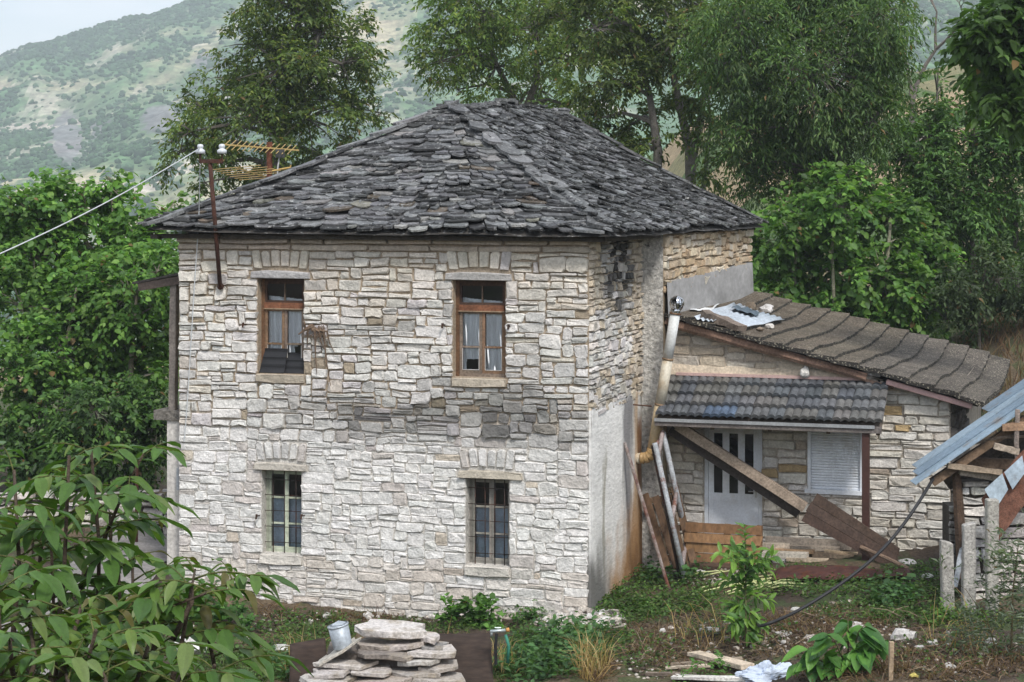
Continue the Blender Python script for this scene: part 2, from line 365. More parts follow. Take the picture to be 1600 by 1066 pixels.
# ------------------------------------------------------------------ rubble masonry
def skyline(x0, x1, z0, z1, obst, wr, hr, r, wmin=.09, topf=None):
    segs = [[x0, x1, z0]]; out = []; guard = 0
    while guard < 20000:
        guard += 1
        segs.sort(key=lambda s: (s[2], s[0])); s = segs[0]; a, b, h = s
        if h >= z1-.025: break
        hit = next((o for o in obst if o[0] < b-1e-4 and o[1] > a+1e-4 and o[2]-.012 <= h < o[3]-1e-4), None)
        if hit:
            segs.pop(0); ox0, ox1 = hit[0], hit[1]
            if a < ox0-1e-4: segs.append([a, ox0, h])
            if b > ox1+1e-4: segs.append([ox1, b, h])
            segs.append([max(a, ox0), min(b, ox1), hit[3]]); continue
        lf = [q for q in segs if abs(q[1]-a) < 1e-5]; rt = [q for q in segs if abs(q[0]-b) < 1e-5]
        L_ = b-a
        if L_ < wmin:
            nh = min([q[2] for q in lf+rt if q[2] > h+1e-4] or [h+.1]); nh = min(nh, z1)
            if L_ > .035 and nh-h > .035: out.append((a, b, h, nh))
            s[2] = nh
        else:
            wd = math.exp(r.uniform(math.log(wr[0]), math.log(wr[1]))); hh = r.choice(hr)*r.uniform(.88, 1.12)
            if hh < .085 and r.random() < .5: wd *= 1.4
            if wd > L_-wmin: wd = L_ if L_ < wr[1]*1.25 else L_*r.uniform(.42, .58)
            left = r.random() < .6
            xa, xb = (a, a+wd) if left else (b-wd, b)
            nbs = [q[2] for q in (lf if xa == a else [])+(rt if abs(xb-b) < 1e-6 else [])]
            for q in nbs:
                if abs(h+hh-q) < .05 and q-h > .05: hh = q-h
            for o in obst:
                if o[0] < xb-1e-4 and o[1] > xa+1e-4 and o[2] > h and h+hh > o[2]-.05: hh = o[2]-h
                if (abs(o[0]-xb) < 1e-3 or abs(o[1]-xa) < 1e-3) and abs(h+hh-o[3]) < .06: hh = o[3]-h
            if z1-(h+hh) < .05: hh = z1-h
            if hh > .03: out.append((xa, xb, h, h+hh))
            segs.pop(0)
            if xa > a+1e-5: segs.append([a, xa, h])
            if xb < b-1e-5: segs.append([xb, b, h])
            segs.append([xa, xb, h+hh])
        segs.sort(); m = [segs[0]]
        for q in segs[1:]:
            if abs(q[2]-m[-1][2]) < .014 and abs(q[0]-m[-1][1]) < 1e-4: m[-1][1] = q[1]; m[-1][2] = max(m[-1][2], q[2])
            else: m.append(q)
        segs = m
    return out
def warp(u, v, amt, sd):
    return (u+amt*noise.noise(Vector((u*1.1, v*2.2, sd))), v+amt*.8*noise.noise(Vector((u*1.7, v*1.3, sd+9.1)))+amt*.35*noise.noise(Vector((u*5, v*5, sd+3))))
def stone(poly, depth, r, rough=.010):
    """rough-faced stone over polygon [(u, v)...] -> verts (u, v, d), faces; d is the height above the mortar bed"""
    cu = sum(p[0] for p in poly)/len(poly); cv = sum(p[1] for p in poly)/len(poly); n = len(poly)
    v = [(u, q, -.02) for u, q in poly]+[(u+(cu-u)*.03, q+(cv-q)*.05, depth*r.uniform(.55, .85)) for u, q in poly]
    mn = min(max(p[0] for p in poly)-min(p[0] for p in poly), max(p[1] for p in poly)-min(p[1] for p in poly)); ins = min(.014, mn*.16); tx, tz = r.uniform(-.06, .06), r.uniform(-.10, .10)
    for u, q in poly:
        dx, dy = cu-u, cv-q; l_ = math.hypot(dx, dy)+1e-6
        v.append((u+math.copysign(min(abs(dx), ins*1.3), dx)*r.uniform(.6, 1.1), q+math.copysign(min(abs(dy), ins), dy)*r.uniform(.6, 1.1), max(.004, depth+tx*(u-cu)+tz*(q-cv)+r.uniform(-rough, rough))))
    f = []
    for o in (0, n):
        for k in range(n): f.append((o+k, o+(k+1) % n, o+n+(k+1) % n, o+n+k))
    f.append(tuple(range(2*n, 3*n)))
    return v, f
def rect_poly(xa, xb, za, zb, j, r, wamt, sd, clampx=None):
    ja, jb = j*r.uniform(.5, 1.4), j*r.uniform(.5, 1.4); xa += ja; xb -= jb; za += j*r.uniform(.4, 1.2); zb -= j*r.uniform(.4, 1.2)
    w_, h = xb-xa, zb-za; c = min(w_, h)
    def cr(): return c*r.uniform(.04, .24)
    p = []
    a, b = cr(), cr(); p += [(xa, za+b), (xa+a, za)]
    if w_ > .26: p.append((xa+w_*r.uniform(.35, .65), za+r.uniform(-.35, 1)*j))
    a, b = cr(), cr(); p += [(xb-a, za), (xb, za+b)]
    a, b = cr(), cr(); p += [(xb, zb-b), (xb-a, zb)]
    if w_ > .26: p.append((xa+w_*r.uniform(.35, .65), zb-r.uniform(-.35, 1)*j))
    a, b = cr(), cr(); p += [(xa+a, zb), (xa, zb-b)]
    o = []
    for u, v in p:
        U, V_ = warp(u+r.uniform(-1, 1)*min(.018, c*.17), v+r.uniform(-1, 1)*min(.012, c*.12), wamt, sd)
        if clampx: U = clamp(U, *clampx)
        o.append((U, V_))
    return o
ALLST = []     # house stones: (projected area, verts in the house frame, faces, colour, wall key)
def area_px(vs, fr):
    q = [proj(fr @ Vector(p)) for p in vs]; a = 0
    for i in range(len(q)): a += q[i][0]*q[(i+1) % len(q)][1]-q[(i+1) % len(q)][0]*q[i][1]
    return abs(a)/2
def add_stone(lst, poly, depth, place, col, key, fr, r, rough=.010):
    v, f = stone(poly, depth, r, rough); n = len(poly); vs = [place(*p) for p in v]
    lst.append((area_px(vs[n:2*n], fr), vs, f, col, key))
def emit_stones(lst, parents, m, limit=300, name='stone', rest='small_stones'):
    lst = sorted(lst, key=lambda s: -s[0]); restmb = {}
    for i, (a, v, f, c, key) in enumerate(lst):
        if i < limit:
            b = MB(c); b.add(v, f, c); b.build(name, m, parents[key], world=False)
        else: restmb.setdefault(key, MB()).add(v, f, c)
    for key, b in restmb.items(): b.build(rest, m, parents[key], world=False)['kind'] = 'stuff'
def wall_sheet(x0, x1, z0, z1, holes, place, jamb, mb, jcol=None, topz=None):
    """mortar face split round the holes, with the reveals of every hole"""
    xs = sorted({x0, x1, *[h[0] for h in holes], *[h[1] for h in holes]}); zs = sorted({z0, z1, *[h[2] for h in holes], *[h[3] for h in holes]})
    for i in range(len(xs)-1):
        for j in range(len(zs)-1):
            cx, cz = (xs[i]+xs[i+1])/2, (zs[j]+zs[j+1])/2
            if any(h[0] < cx < h[1] and h[2] < cz < h[3] for h in holes): continue
            mb.add([place(xs[i], zs[j], 0), place(xs[i+1], zs[j], 0), place(xs[i+1], zs[j+1], 0), place(xs[i], zs[j+1], 0)], [(0, 1, 2, 3)])
    for (a, b, c_, d) in holes:
        for (p, q, s_, t) in ((a, c_, a, d), (b, c_, b, d), (a, c_, b, c_), (a, d, b, d)):
            mb.add([place(p, q, 0), place(s_, t, 0), place(s_, t, -jamb), place(p, q, -jamb)], [(0, 1, 2, 3)], jcol)

# ------------------------------------------------------------------ the stone house
house = thing('stone_house', 'two storey whitewashed rubble stone house under a dark slate hipped roof', 'house', Mx=HM)
ZT = 5.42
fplace = lambda u, v, d: (u, -d, v)
def frect(x0, y0, x1, y1):
    a = on_y(x0, y1, 0); b = on_y(x1, y0, 0); return (a[0], b[0], a[1], b[1])
W_UL = frect(403, 436, 475, 583); W_UR = frect(708, 439, 790, 589); W_LL = frect(409, 737, 471, 864); W_LR = frect(728, 750, 796, 882)
WINS = [W_UL, W_UR, W_LL, W_LR]
r = random.Random(5)
STAINS = [(640, 655, 170, 32, .45), (800, 660, 110, 34, .5), (560, 640, 60, 40, .45), (700, 640, 60, 40, .58), (860, 640, 55, 50, .62), (690, 600, 40, 20, .66), (440, 690, 60, 16, .8), (800, 640, 60, 30, .7), (930, 500, 20, 120, .75), (380, 470, 40, 30, .9)]
STN = [(*on_y(q[0], q[1], 0), q[2]/108, q[3]/108, q[4]) for q in STAINS]
def fbm1(a, b): return float(fbm(np.array([a]), np.array([b]), 4, 77)[0])
def wallcol(x, z):
    t = float(sstep(2.35, 2.75, z+.15*noise.noise(Vector((x*2, 0, 3)))))
    wash = (.72, .70, .67); up = (.69, .665, .625); cream = (.68, .61, .51)
    c = mixc(wash, up, t); c = mixc(c, cream, clamp((z-4.1)/1.2+.35*noise.noise(Vector((x*1.5, z*1.5, 1))))*.9)
    q = r.random()
    if t > .5:
        if q < .02: c = mixc(c, (.34, .26, .16), .8)
        elif q < .08: c = mixc(c, (.56, .52, .52), .7)
        elif q < .14: c = mixc(c, (.46, .44, .41), .6)
        elif q < .22: c = mixc(c, (.64, .56, .45), .6)
        c = jc(c, .10, r)
    else:
        if q < .02: c = mixc(c, (.46, .36, .24), .6)
        elif q < .10: c = mixc(c, (.52, .46, .42), .7)
        c = jc(c, .07, r)
        if z < .55: c = mixc(c, (.52, .44, .36), r.random()*.7)
    c = tuple(v*(1-.22*t*clamp(fbm1(x*1.4, z*2.2)*3.2-1.45)) for v in c)
    for (sx, sz, a, b, k) in STN:
        d = ((x-sx)/a)**2+((z-sz)/b)**2
        if d < 3.2: fk = 1-(1-k)*min(1.15, math.exp(-d*.8)*r.uniform(.3, 1.2)*clamp(fbm1(x*1.7+5, z*2.6)*3.0-.5, .55, 1.25)); c = tuple(v*fk for v in c)
    c = tuple(v*max(1, .15/max(.01, c[1])) for v in c)
    return c
# dressings round the openings: sill, lintel slab, relieving arch
front = MB((.40, .33, .25)); OBST = []; dress = []
for wi, (a, b, c_, d) in enumerate(WINS):
    lt = .13; sl_ = .15 if wi < 2 else .17; ar = .33
    lx0, lx1 = a-.13, b+(.12 if wi != 3 else .22)
    OBST.append((a, b, c_, d)); OBST.append((lx0, lx1, d, d+lt)); OBST.append((a-.03, b+.03, c_-sl_, c_))
    ax0, ax1 = a-.08, b+.08; OBST.append((ax0, ax1, d+lt, d+lt+ar))
    poly = [(lx0+.01, d+.005), (lx0+(lx1-lx0)*.5, d+.0), (lx1-.01, d+.006), (lx1-.02, d+lt-.03), (lx0+(lx1-lx0)*.6, d+lt-.006), (lx0+(lx1-lx0)*.25, d+lt-.004), (lx0+.02, d+lt-.025)]
    add_stone(dress, poly, .055, fplace, ((.46, .445, .44), (.48, .46, .44), (.50, .46, .40), (.48, .43, .35))[wi], 'lintel', HM, r, .006)
    poly = [(a-.02, c_-sl_+.02), (a+(b-a)*.4, c_-sl_+.004), (b+.02, c_-sl_+.025), (b+.015, c_-.012), (a+(b-a)*.5, c_-.006), (a-.015, c_-.012)]
    add_stone(dress, poly, .06, fplace, (.46, .40, .32) if wi < 2 else (.62, .58, .52), 'sill', HM, r, .01)
    nv = 6; wb = (ax1-ax0)/nv
    for i in range(nv):                                   # relieving arch of tapered stones, fanned a little
        f0 = (i/nv-.5)*.10; f1 = ((i+1)/nv-.5)*.10; rise = .05*(1-((i+.5)/nv*2-1)**2)
        b0, b1 = ax0+i*wb-f0*.4, ax0+(i+1)*wb-f1*.4; zt = d+lt+ar-.01-r.uniform(0, .03)
        j = .010
        poly = [(b0+j, d+lt+.01+rise), (b1-j, d+lt+.01+rise+r.uniform(-.01, .01)), (b1+f1-j, zt-.03), (b1+f1-j-.03, zt), (b0+f0+j+.03, zt), (b0+f0+j, zt-.03)]
        add_stone(ALLST, poly, .035, fplace, wallcol((b0+b1)/2, zt), 'front', HM, r)
# two projecting courses of flat stones under the eaves
for zz, hh, dep in ((ZT-.135, .125, .075), (ZT-.235, .09, .05)):
    x = -.02
    while x < HW-.02:
        wd = r.uniform(.45, 1.25); xb = min(HW+.02, x+wd)
        if HW-xb < .3: xb = HW+.02
        add_stone(ALLST, rect_poly(x, xb, zz, zz+hh, .006, r, .008, 2), dep, fplace, jc((.47, .40, .33), .14, r), 'front', HM, r, .006); x = xb
zmid = 2.45
rects = skyline(0, HW, -.6, ZT-.24, OBST, (.17, .50), (.06, .08, .09, .10, .11, .12, .13, .14, .155, .17, .21), r)
OPN = OBST
for (xa, xb, za, zb) in rects:
    if zb < -.45: continue
    cx, cz = (xa+xb)/2, (za+zb)/2
    if za < zmid and (zb-za) > .12 and r.random() < 0: continue
    dep = r.uniform(.018, .058) if cz > zmid else r.uniform(.008, .030)
    wa = .032
    if any(o[0]-.3 < cx < o[1]+.3 and o[2]-.2 < cz < o[3]+.2 for o in OBST): wa = .006
    p = rect_poly(xa, xb, za, zb, .008 if cz > zmid else .005, r, wa, 4, (-.01, HW+.01))
    add_stone(ALLST, p, dep, fplace, wallcol(cx, cz), 'front', HM, r, .012 if cz > zmid else .011)
wall_sheet(0, HW, -.8, ZT, WINS, fplace, .30, front, (.50, .455, .39))
def mortar(name, top, low, z0, z1, **k):
    m = mat(name, top, rough=.95, n1=3, a1=.2, n2=30, a2=.3, bump=1, bdist=.03, bscale=25)
    t = m.node_tree; rgb = next(n for n in t.nodes if n.type == 'RGB'); tos = [l_.to_socket for l_ in rgb.outputs[0].links]
    co = next(n for n in t.nodes if n.type == 'TEX_COORD'); sp = N(t, 'ShaderNodeSeparateXYZ'); t.links.new(co.outputs['Object'], sp.inputs[0])
    mrn = N(t, 'ShaderNodeMapRange'); mrn.inputs[1].default_value = z0; mrn.inputs[2].default_value = z1; t.links.new(sp.outputs[2], mrn.inputs[0])
    mi = N(t, 'ShaderNodeMix', data_type='RGBA'); t.links.new(mrn.outputs[0], mi.inputs[0]); mi.inputs[6].default_value = (*low, 1); t.links.new(rgb.outputs[0], mi.inputs[7])
    for s in tos: t.links.new(mi.outputs[2], s)
    return m
M_MORT = mortar('lime_mortar', (.40, .32, .235), (.57, .54, .495), 2.2, 2.9)
fw_o = front.build('front_wall', M_MORT, house, world=False)

# right-hand wall, seen at a grazing angle: rubble above, plaster below, then a step out
SY = 3.2; SO = .38
def splace(u, v, d): return (HW+d, u, v)
def bplace(u, v, d): return (HW+SO+d, u, v)
plz = on_x(940, 640, HW)[1]
def plaster_mat():
    m = mat('stained_plaster', (.76, .745, .715), rough=.95, n1=1.2, a1=.13, n2=16, a2=.14, bump=.8, bdist=.02, bscale=22, stretch=(1, .4, 1))
    t = m.node_tree; l = t.links.new; b = t.nodes['Principled BSDF']; src = b.inputs['Base Color'].links[0].from_socket
    co = next(n for n in t.nodes if n.type == 'TEX_COORD'); sp = N(t, 'ShaderNodeSeparateXYZ'); l(co.outputs['Object'], sp.inputs[0])
    def noi(sc, st, det=5):
        mpn = N(t, 'ShaderNodeMapping'); mpn.inputs['Scale'].default_value = st; l(co.outputs['Object'], mpn.inputs[0])
        n = N(t, 'ShaderNodeTexNoise'); n.inputs['Scale'].default_value = sc; n.inputs['Detail'].default_value = det; l(mpn.outputs[0], n.inputs['Vector']); return n.outputs[0]
    def mrg(x, a, b_, c, d):
        n = N(t, 'ShaderNodeMapRange'); n.interpolation_type = 'SMOOTHSTEP'; l(x, n.inputs[0])
        for i, v in enumerate((a, b_, c, d)): n.inputs[i+1].default_value = v
        return n.outputs[0]
    def mt(op, a, b_):
        n = N(t, 'ShaderNodeMath', operation=op)
        for i, v in enumerate((a, b_)):
            if isinstance(v, (int, float)): n.inputs[i].default_value = v
            else: l(v, n.inputs[i])
        return n.outputs[0]
    def mixin(src, fac, c):
        n = N(t, 'ShaderNodeMix', data_type='RGBA'); l(fac, n.inputs[0]); l(src, n.inputs[6]); n.inputs[7].default_value = (*c, 1); return n.outputs[2]
    yj = mt('ADD', sp.outputs[1], mt('MULTIPLY', mt('SUBTRACT', noi(2.5, (1, 1, .25)), .5), .9))
    zj = mt('ADD', sp.outputs[2], mt('MULTIPLY', mt('SUBTRACT', noi(1.6, (1, 1, .5)), .5), 1.2))
    def band(v, c0, w_): return mt('MULTIPLY', mrg(v, c0-w_, c0-w_*.2, 0, 1), mrg(v, c0+w_*.2, c0+w_, 1, 0))
    grey = noi(4, (1, .7, .12), 8)
    src = mixin(src, mt('MULTIPLY', mrg(grey, .5, .72, 0, .45), mrg(zj, 1.5, 3.2, .3, 1)), (.24, .22, .20))
    for (y0, w_, z0, z1, c, a) in ((.78, .13, .5, 2.2, (.27, .245, .18), .7), (2.15, .28, .6, 3.2, (.17, .165, .17), .85), (2.95, .20, -.3, 2.35, (.20, .085, .03), .95), (2.72, .3, -.3, 3.0, (.50, .29, .10), .6), (3.2, .22, -.3, 2.9, (.17, .15, .10), .8)):
        src = mixin(src, mt('MULTIPLY', mt('MULTIPLY', band(yj, y0, w_), mrg(zj, z1-.3, z1+.2, a, 0)), mrg(zj, z0-.5, z0+.3, .0, 1)), c)
    rn = mt('ADD', mt('ADD', zj, mt('MULTIPLY', mt('SUBTRACT', 2.6, sp.outputs[1]), .45)), mt('MULTIPLY', mt('SUBTRACT', noi(5, (1, .5, .5), 7), .5), 1.6))
    src = mixin(src, mrg(rn, .3, 1.75, .95, 0), (.40, .22, .09)); src = mixin(src, mrg(rn, -.1, .7, .8, 0), (.20, .10, .04))
    blk = mt('MULTIPLY', mrg(yj, .7, 1.25, 1, 0), mrg(zj, .35, .95, 1, 0)); src = mixin(src, blk, (.16, .155, .145))
    l(src, b.inputs['Base Color']); return m
M_PLAST = plaster_mat()
sw = MB((.42, .36, .28))
sw.add([splace(0, plz, 0), splace(SY, plz, 0), splace(SY, ZT, 0), splace(0, ZT, 0)], [(0, 1, 2, 3)])
sw_o = sw.build('side_wall', mortar('side_mortar', (.42, .35, .27), (.5, .46, .41), 2.4, 3.2), house, world=False)
pw = MB(); ny, nz_ = 26, 30
for i in range(ny):
    for j in range(nz_):
        q = []
        for (a, b) in ((i, j), (i+1, j), (i+1, j+1), (i, j+1)):
            y = SY*a/ny; z = -.8+(plz+.06+.8)*b/nz_
            if b == nz_: z += .08*noise.noise(Vector((y*5, 0, 0)))
            q.append(splace(y, z, .045+.012*noise.noise(Vector((y*2, z*2, 5)))+(.0 if 0 < a < ny else -.01)))
        pw.add(q, [(0, 1, 2, 3)])
pw.add([splace(0, -.8, .035), splace(0, plz+.06, .035), (HW-.03, 0, plz+.06), (HW-.03, 0, -.8)], [(0, 1, 2, 3)])
pw.add([splace(0, plz+.06, .04), splace(SY, plz+.06, .04), splace(SY, plz+.06, -.02), splace(0, plz+.06, -.02)], [(0, 1, 2, 3)])
pw.build('plaster', M_PLAST, sw_o, world=False, smooth=True)
def sidecol(y, z):
    c = r.choice(((.68, .65, .61), (.66, .63, .60), (.62, .58, .52), (.58, .50, .39), (.56, .54, .51)))
    c = jc(c, .15, r)
    d = math.exp(-((y-1.75)/1.0)**2)*clamp((z-3.9)/1.0)          # soot-black run below the valley of the eaves
    fk = 1-.93*clamp(d*1.6*r.uniform(.15, 1.3)); c = tuple(v*fk for v in c)
    fk = r.uniform(.6, 1.0)
    if z < plz+.5: c = tuple(v*fk for v in c)
    if z > 4.3 and y < .7: c = mixc(c, (.60, .50, .36), .6)
    if y > 2.5: c = mixc(c, (.58, .47, .33), .55)
    return c
for (xa, xb, za, zb) in skyline(0.0, SY, plz-.05, ZT-.06, [], (.16, .40), (.07, .085, .10, .115, .14, .17), r):
    add_stone(ALLST, rect_poly(xa, xb, za, zb, .010, r, .03, 14, (0, SY)), r.uniform(.03, .065), splace, sidecol((xa+xb)/2, (za+zb)/2), 'side', HM, r, .016)
# step face with pebble-dash render
M_DASH = mat('pebble_dash', (.56, .54, .505), rough=1, n1=2, a1=.2, n2=16, a2=.4, bump=1, bdist=.05, bscale=22, tint=(.15, .14, .13), tscale=11, tlo=.62, thi=.72)
st = MB(); n_ = 40
for i in range(n_):
    z0, z1 = -.8+(ZT+.8)*i/n_, -.8+(ZT+.8)*(i+1)/n_
    ja, jb = .02*noise.noise(Vector((0, z0*3, 1))), .02*noise.noise(Vector((0, z1*3, 1)))
    st.add([(HW-.02, SY+ja, z0), (HW+SO, SY+ja, z0), (HW+SO, SY+jb, z1), (HW-.02, SY+jb, z1)], [(0, 1, 2, 3)])
st.build('step_wall', M_DASH, house, world=False, smooth=True)
ca = on_x(1044, 441, HW+SO); cb = on_x(1169, 411, HW+SO)
bk = MB((.36, .29, .21)); bk.add([bplace(SY, -.8, 0), bplace(HD, -.8, 0), bplace(HD, ZT, 0), bplace(SY, ZT, 0)], [(0, 1, 2, 3)])
bk.add([(HW+SO, HD, -.8), (-.0, HD, -.8), (0, HD, ZT), (HW+SO, HD, ZT)], [(0, 1, 2, 3)])
bk.add([(0, 0, -.8), (0, HD, -.8), (0, HD, ZT), (0, 0, ZT)], [(0, 1, 2, 3)])
bk_o = bk.build('rear_wall', M_MORT if False else mortar('rear_mortar', (.36, .28, .19), (.4, .33, .24), 0, 1), house, world=False)
for (xa, xb, za, zb) in skyline(SY+.02, HD, 4.45, ZT-.03, [], (.25, .7), (.09, .11, .14, .17), r):
    c = jc(r.choice(((.55, .44, .31), (.58, .48, .35), (.50, .37, .24), (.60, .53, .43))), .14, r)
    add_stone(ALLST, rect_poly(xa, xb, za, zb, .012, r, .03, 24), r.uniform(.03, .06), bplace, c, 'rear', HM, r, .016)
fl = MB(); n_ = 30
for i in range(n_):
    ya, yb = SY+.01+(HD-SY-.01)*i/n_, SY+.01+(HD-SY-.01)*(i+1)/n_
    def tz(y): return ca[1]+(cb[1]-ca[1])*(y-SY)/(HD-SY)+.03*noise.noise(Vector((y*3, 0, 7)))
    fl.add([bplace(ya, 3.7, .10), bplace(yb, 3.7, .10), bplace(yb, tz(yb), .06), bplace(ya, tz(ya), .06)], [(0, 1, 2, 3)])
    fl.add([bplace(ya, tz(ya), .06), bplace(yb, tz(yb), .06), bplace(yb, tz(yb)+.02, .0), bplace(ya, tz(ya)+.02, .0)], [(0, 1, 2, 3)])
fl.build('cement_flashing', mat('cement_render', (.25, .245, .24), rough=.95, n1=2.5, a1=.25, n2=14, a2=.15, bump=.5, bdist=.015, bscale=14, stretch=(1, .3, .7)), house, world=False, smooth=True)
emit_stones(ALLST, {'front': fw_o, 'side': sw_o, 'rear': bk_o}, M_STONE)
for (a, v, f, c, key) in dress:
    b = MB(c); b.add(v, f, c); b.build(key, M_STONE, house, world=False)

# ------------------------------------------------------------------ slate roof
EX0, EX1, EY0, EY1, EZ = -.40, HW+.50, -.36, HD+.42, 5.50
AP = Vector((3.34, 3.34, 7.50)); BP = Vector((3.45, 9.55, 7.62)); MP = Vector((3.40, 6.3, 7.70))
CFL, CFR, CBR, CBL = Vector((EX0, EY0, EZ+.03)), Vector((EX1, EY0, EZ-.02)), Vector((EX1+.12, EY1, EZ-.05)), Vector((EX0, EY1, EZ))
def ridge(a):
    return AP.lerp(MP, a*2) if a < .5 else MP.lerp(BP, a*2-1)
def sag(t): return -.10*math.sin(math.pi*min(1, t*1.05)) if t < 1 else 0
def face_front(a, t): p = CFL.lerp(CFR, a).lerp(AP, t); p.z += sag(t)+.05*noise.noise(Vector((p.x*.7, p.y*.7, 2))); return p
def face_right(a, t): p = CFR.lerp(CBR, a).lerp(ridge(a), t); p.z += sag(t)+.05*noise.noise(Vector((p.x*.7, p.y*.7, 2))); return p
def face_left(a, t): p = CBL.lerp(CFL, a).lerp(ridge(1-a), t); p.z += sag(t); return p
def face_back(a, t): p = CBR.lerp(CBL, a).lerp(BP, t); p.z += sag(t); return p
FACES = {'f': face_front, 'r': face_right, 'l': face_left, 'b': face_back}
rb = MB((.05, .045, .04))
for fn in FACES.values():
    na, ntt = 24, 12
    for i in range(na):
        for j in range(ntt):
            rb.add([fn(i/na, j/ntt)-Vector((0, 0, .05)), fn((i+1)/na, j/ntt)-Vector((0, 0, .05)), fn((i+1)/na, (j+1)/ntt)-Vector((0, 0, .05)), fn(i/na, (j+1)/ntt)-Vector((0, 0, .05))], [(0, 1, 2, 3)])
rb.add([(EX0, EY0, EZ-.045), (EX1, EY0, EZ-.075), (EX1+.1, EY1, EZ-.11), (EX0, EY1, EZ-.06)], [(0, 1, 2, 3)])
roof = rb.build('roof', M_SLATE, house, world=False)
for (p, q) in (((EX0+.2, EY0+.24, EZ-.10), (EX1-.2, EY0+.24, EZ-.11)), ((EX1-.26, EY0+.2, EZ-.11), (EX1-.12, EY1-.1, EZ-.12)), ((EX0+.1, EY0+.1, EZ-.11), (EX0+.1, EY1, EZ-.11))):
    MB((.07, .06, .05)).beam(p, q, .12, .07).build('eaves_board', M_WOOD, roof, world=False)
SL = []
rs = random.Random(12)
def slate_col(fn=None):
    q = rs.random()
    if fn is face_right: q = rs.choice((.1, .2, .7, .75, .8, .85, .9, .72, .5))   # near-black slates picked more often on that slope
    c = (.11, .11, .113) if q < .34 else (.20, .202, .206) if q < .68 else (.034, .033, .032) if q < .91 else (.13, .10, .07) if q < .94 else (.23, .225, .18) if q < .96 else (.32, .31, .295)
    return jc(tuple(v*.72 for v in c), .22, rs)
def slate(fn, a0, a1, t0, ln, T, lift, thick, col, big=False):
    """one split stone: exposed edge at t0, running up-slope by ln (both in metres over slope length T)"""
    o = []; w_ = a1-a0; t1 = min(1.0, t0+ln/T)
    pm = (fn(a0, t0)+fn(a1, t0))/2
    e = [(0, rs.uniform(.25, .5)), (.03+rs.uniform(0, .10), rs.uniform(.0, .3)), (rs.uniform(.2, .38), rs.uniform(-.18, .14)), (rs.uniform(.5, .65), rs.uniform(-.22, .12)), (rs.uniform(.76, .88), rs.uniform(-.1, .2)), (1-rs.uniform(0, .06), rs.uniform(.1, .5)), (.97, 1), (.03, 1)]
    pr = []; tl = rs.uniform(-.015, .015)
    ex = .115/T
    for (u, v) in e:
        vv = t0+v*ex if v < .9 else t1
        p = fn(clamp(a0+w_*u, -.02, 1.02), max(-.012, vv)); up = Vector((0, 0, lift*(1.0 if v < .9 else .15)+tl*(u-.5)*2+rs.uniform(-.005, .005)))
        pr.append(p+up)
    nrm = (pr[3]-pr[7]).cross(pr[6]-pr[7]).normalized()
    if nrm.z < 0: nrm = -nrm
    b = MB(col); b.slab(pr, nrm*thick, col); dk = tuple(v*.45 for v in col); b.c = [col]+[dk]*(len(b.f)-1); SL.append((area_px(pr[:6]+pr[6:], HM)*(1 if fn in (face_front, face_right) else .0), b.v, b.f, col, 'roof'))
for key, fn in FACES.items():
    vis = key in 'fr'; T = 4.25; rows = 37 if vis else 14
    for k in range(rows):
        t0 = (k/rows)**1.0*1.0-.004 if k else -.006
        t0 += rs.uniform(-.004, .004)
        ln_ = (fn(1, t0)-fn(0, t0)).length; x = -rs.uniform(0, .02); s_ = max(ln_, .1)
        while x < 1-.01:
            wd = math.exp(rs.uniform(math.log(.15), math.log(.52)))*(1 if vis else 1.8)
            if rs.random() < .06: wd *= 1.35
            a1 = min(1.0, x+wd/s_)
            if (1-a1)*s_ < .14: a1 = 1.0
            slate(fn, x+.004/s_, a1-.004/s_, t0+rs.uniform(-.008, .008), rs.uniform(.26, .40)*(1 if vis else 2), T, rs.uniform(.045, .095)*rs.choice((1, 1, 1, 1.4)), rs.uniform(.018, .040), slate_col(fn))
            x = a1
# long flat stones over the hips and the ridge
def hipstones(p, q, n_, wd, lift=.07, col=None):
    p, q = Vector(p), Vector(q); d = (q-p); ln_ = d.length/n_; d.normalize(); s = d.cross(Vector((0, 0, 1))).normalized(); nn = s.cross(d).normalized()
    if nn.z < 0: nn = -nn
    for i in range(n_):
        t = i/n_; c = p.lerp(q, t); c.z += sag(1-t)*.8+lift+rs.uniform(-.01, .012)+.03
        L2 = ln_*rs.uniform(.8, 1.3); w2 = wd*rs.uniform(.5, 1.15)*.5; b = MB(); d0 = d; yaw = rs.uniform(-.25, .25); d = (d0*math.cos(yaw)+s*math.sin(yaw)); s0 = s; s = (s0*math.cos(yaw)-d0*math.sin(yaw)); c = c+s*rs.uniform(-.03, .03)
        top = [c-d*.06+s*w2*.7, c-d*.1, c-d*.06-s*w2*.7, c+d*L2*.5-s*w2*rs.uniform(.9, 1.1), c+d*L2*.94-s*w2*rs.uniform(.5, .85)+nn*.02, c+d*L2+nn*.02, c+d*L2*.94+s*w2*rs.uniform(.5, .85)+nn*.02, c+d*L2*.5+s*w2*rs.uniform(.9, 1.1)]
        cc = col or jc(rs.choice(((.12, .12, .122), (.09, .09, .092), (.16, .16, .16), (.05, .05, .05))), .15, rs)
        d, s = d0, s0; b.slab(top, nn*rs.uniform(.03, .055), cc); SL.append((area_px(top, HM)*2.5, b.v, b.f, cc, 'roof'))
hipstones(AP, CFR+Vector((-.05, .05, .0)), 12, .38, .045)
hipstones(AP, CFL+Vector((.02, .02, 0)), 11, .36)
hipstones(BP, CBR, 10, .36)
hipstones(BP, CBL, 6, .5)
hipstones(MP, AP-(MP-AP).normalized()*.05, 6, .5, .05); hipstones(MP, BP, 5, .5, .05)
emit_stones(SL, {'roof': roof}, M_SLATE, 300, 'slate', 'small_slates')
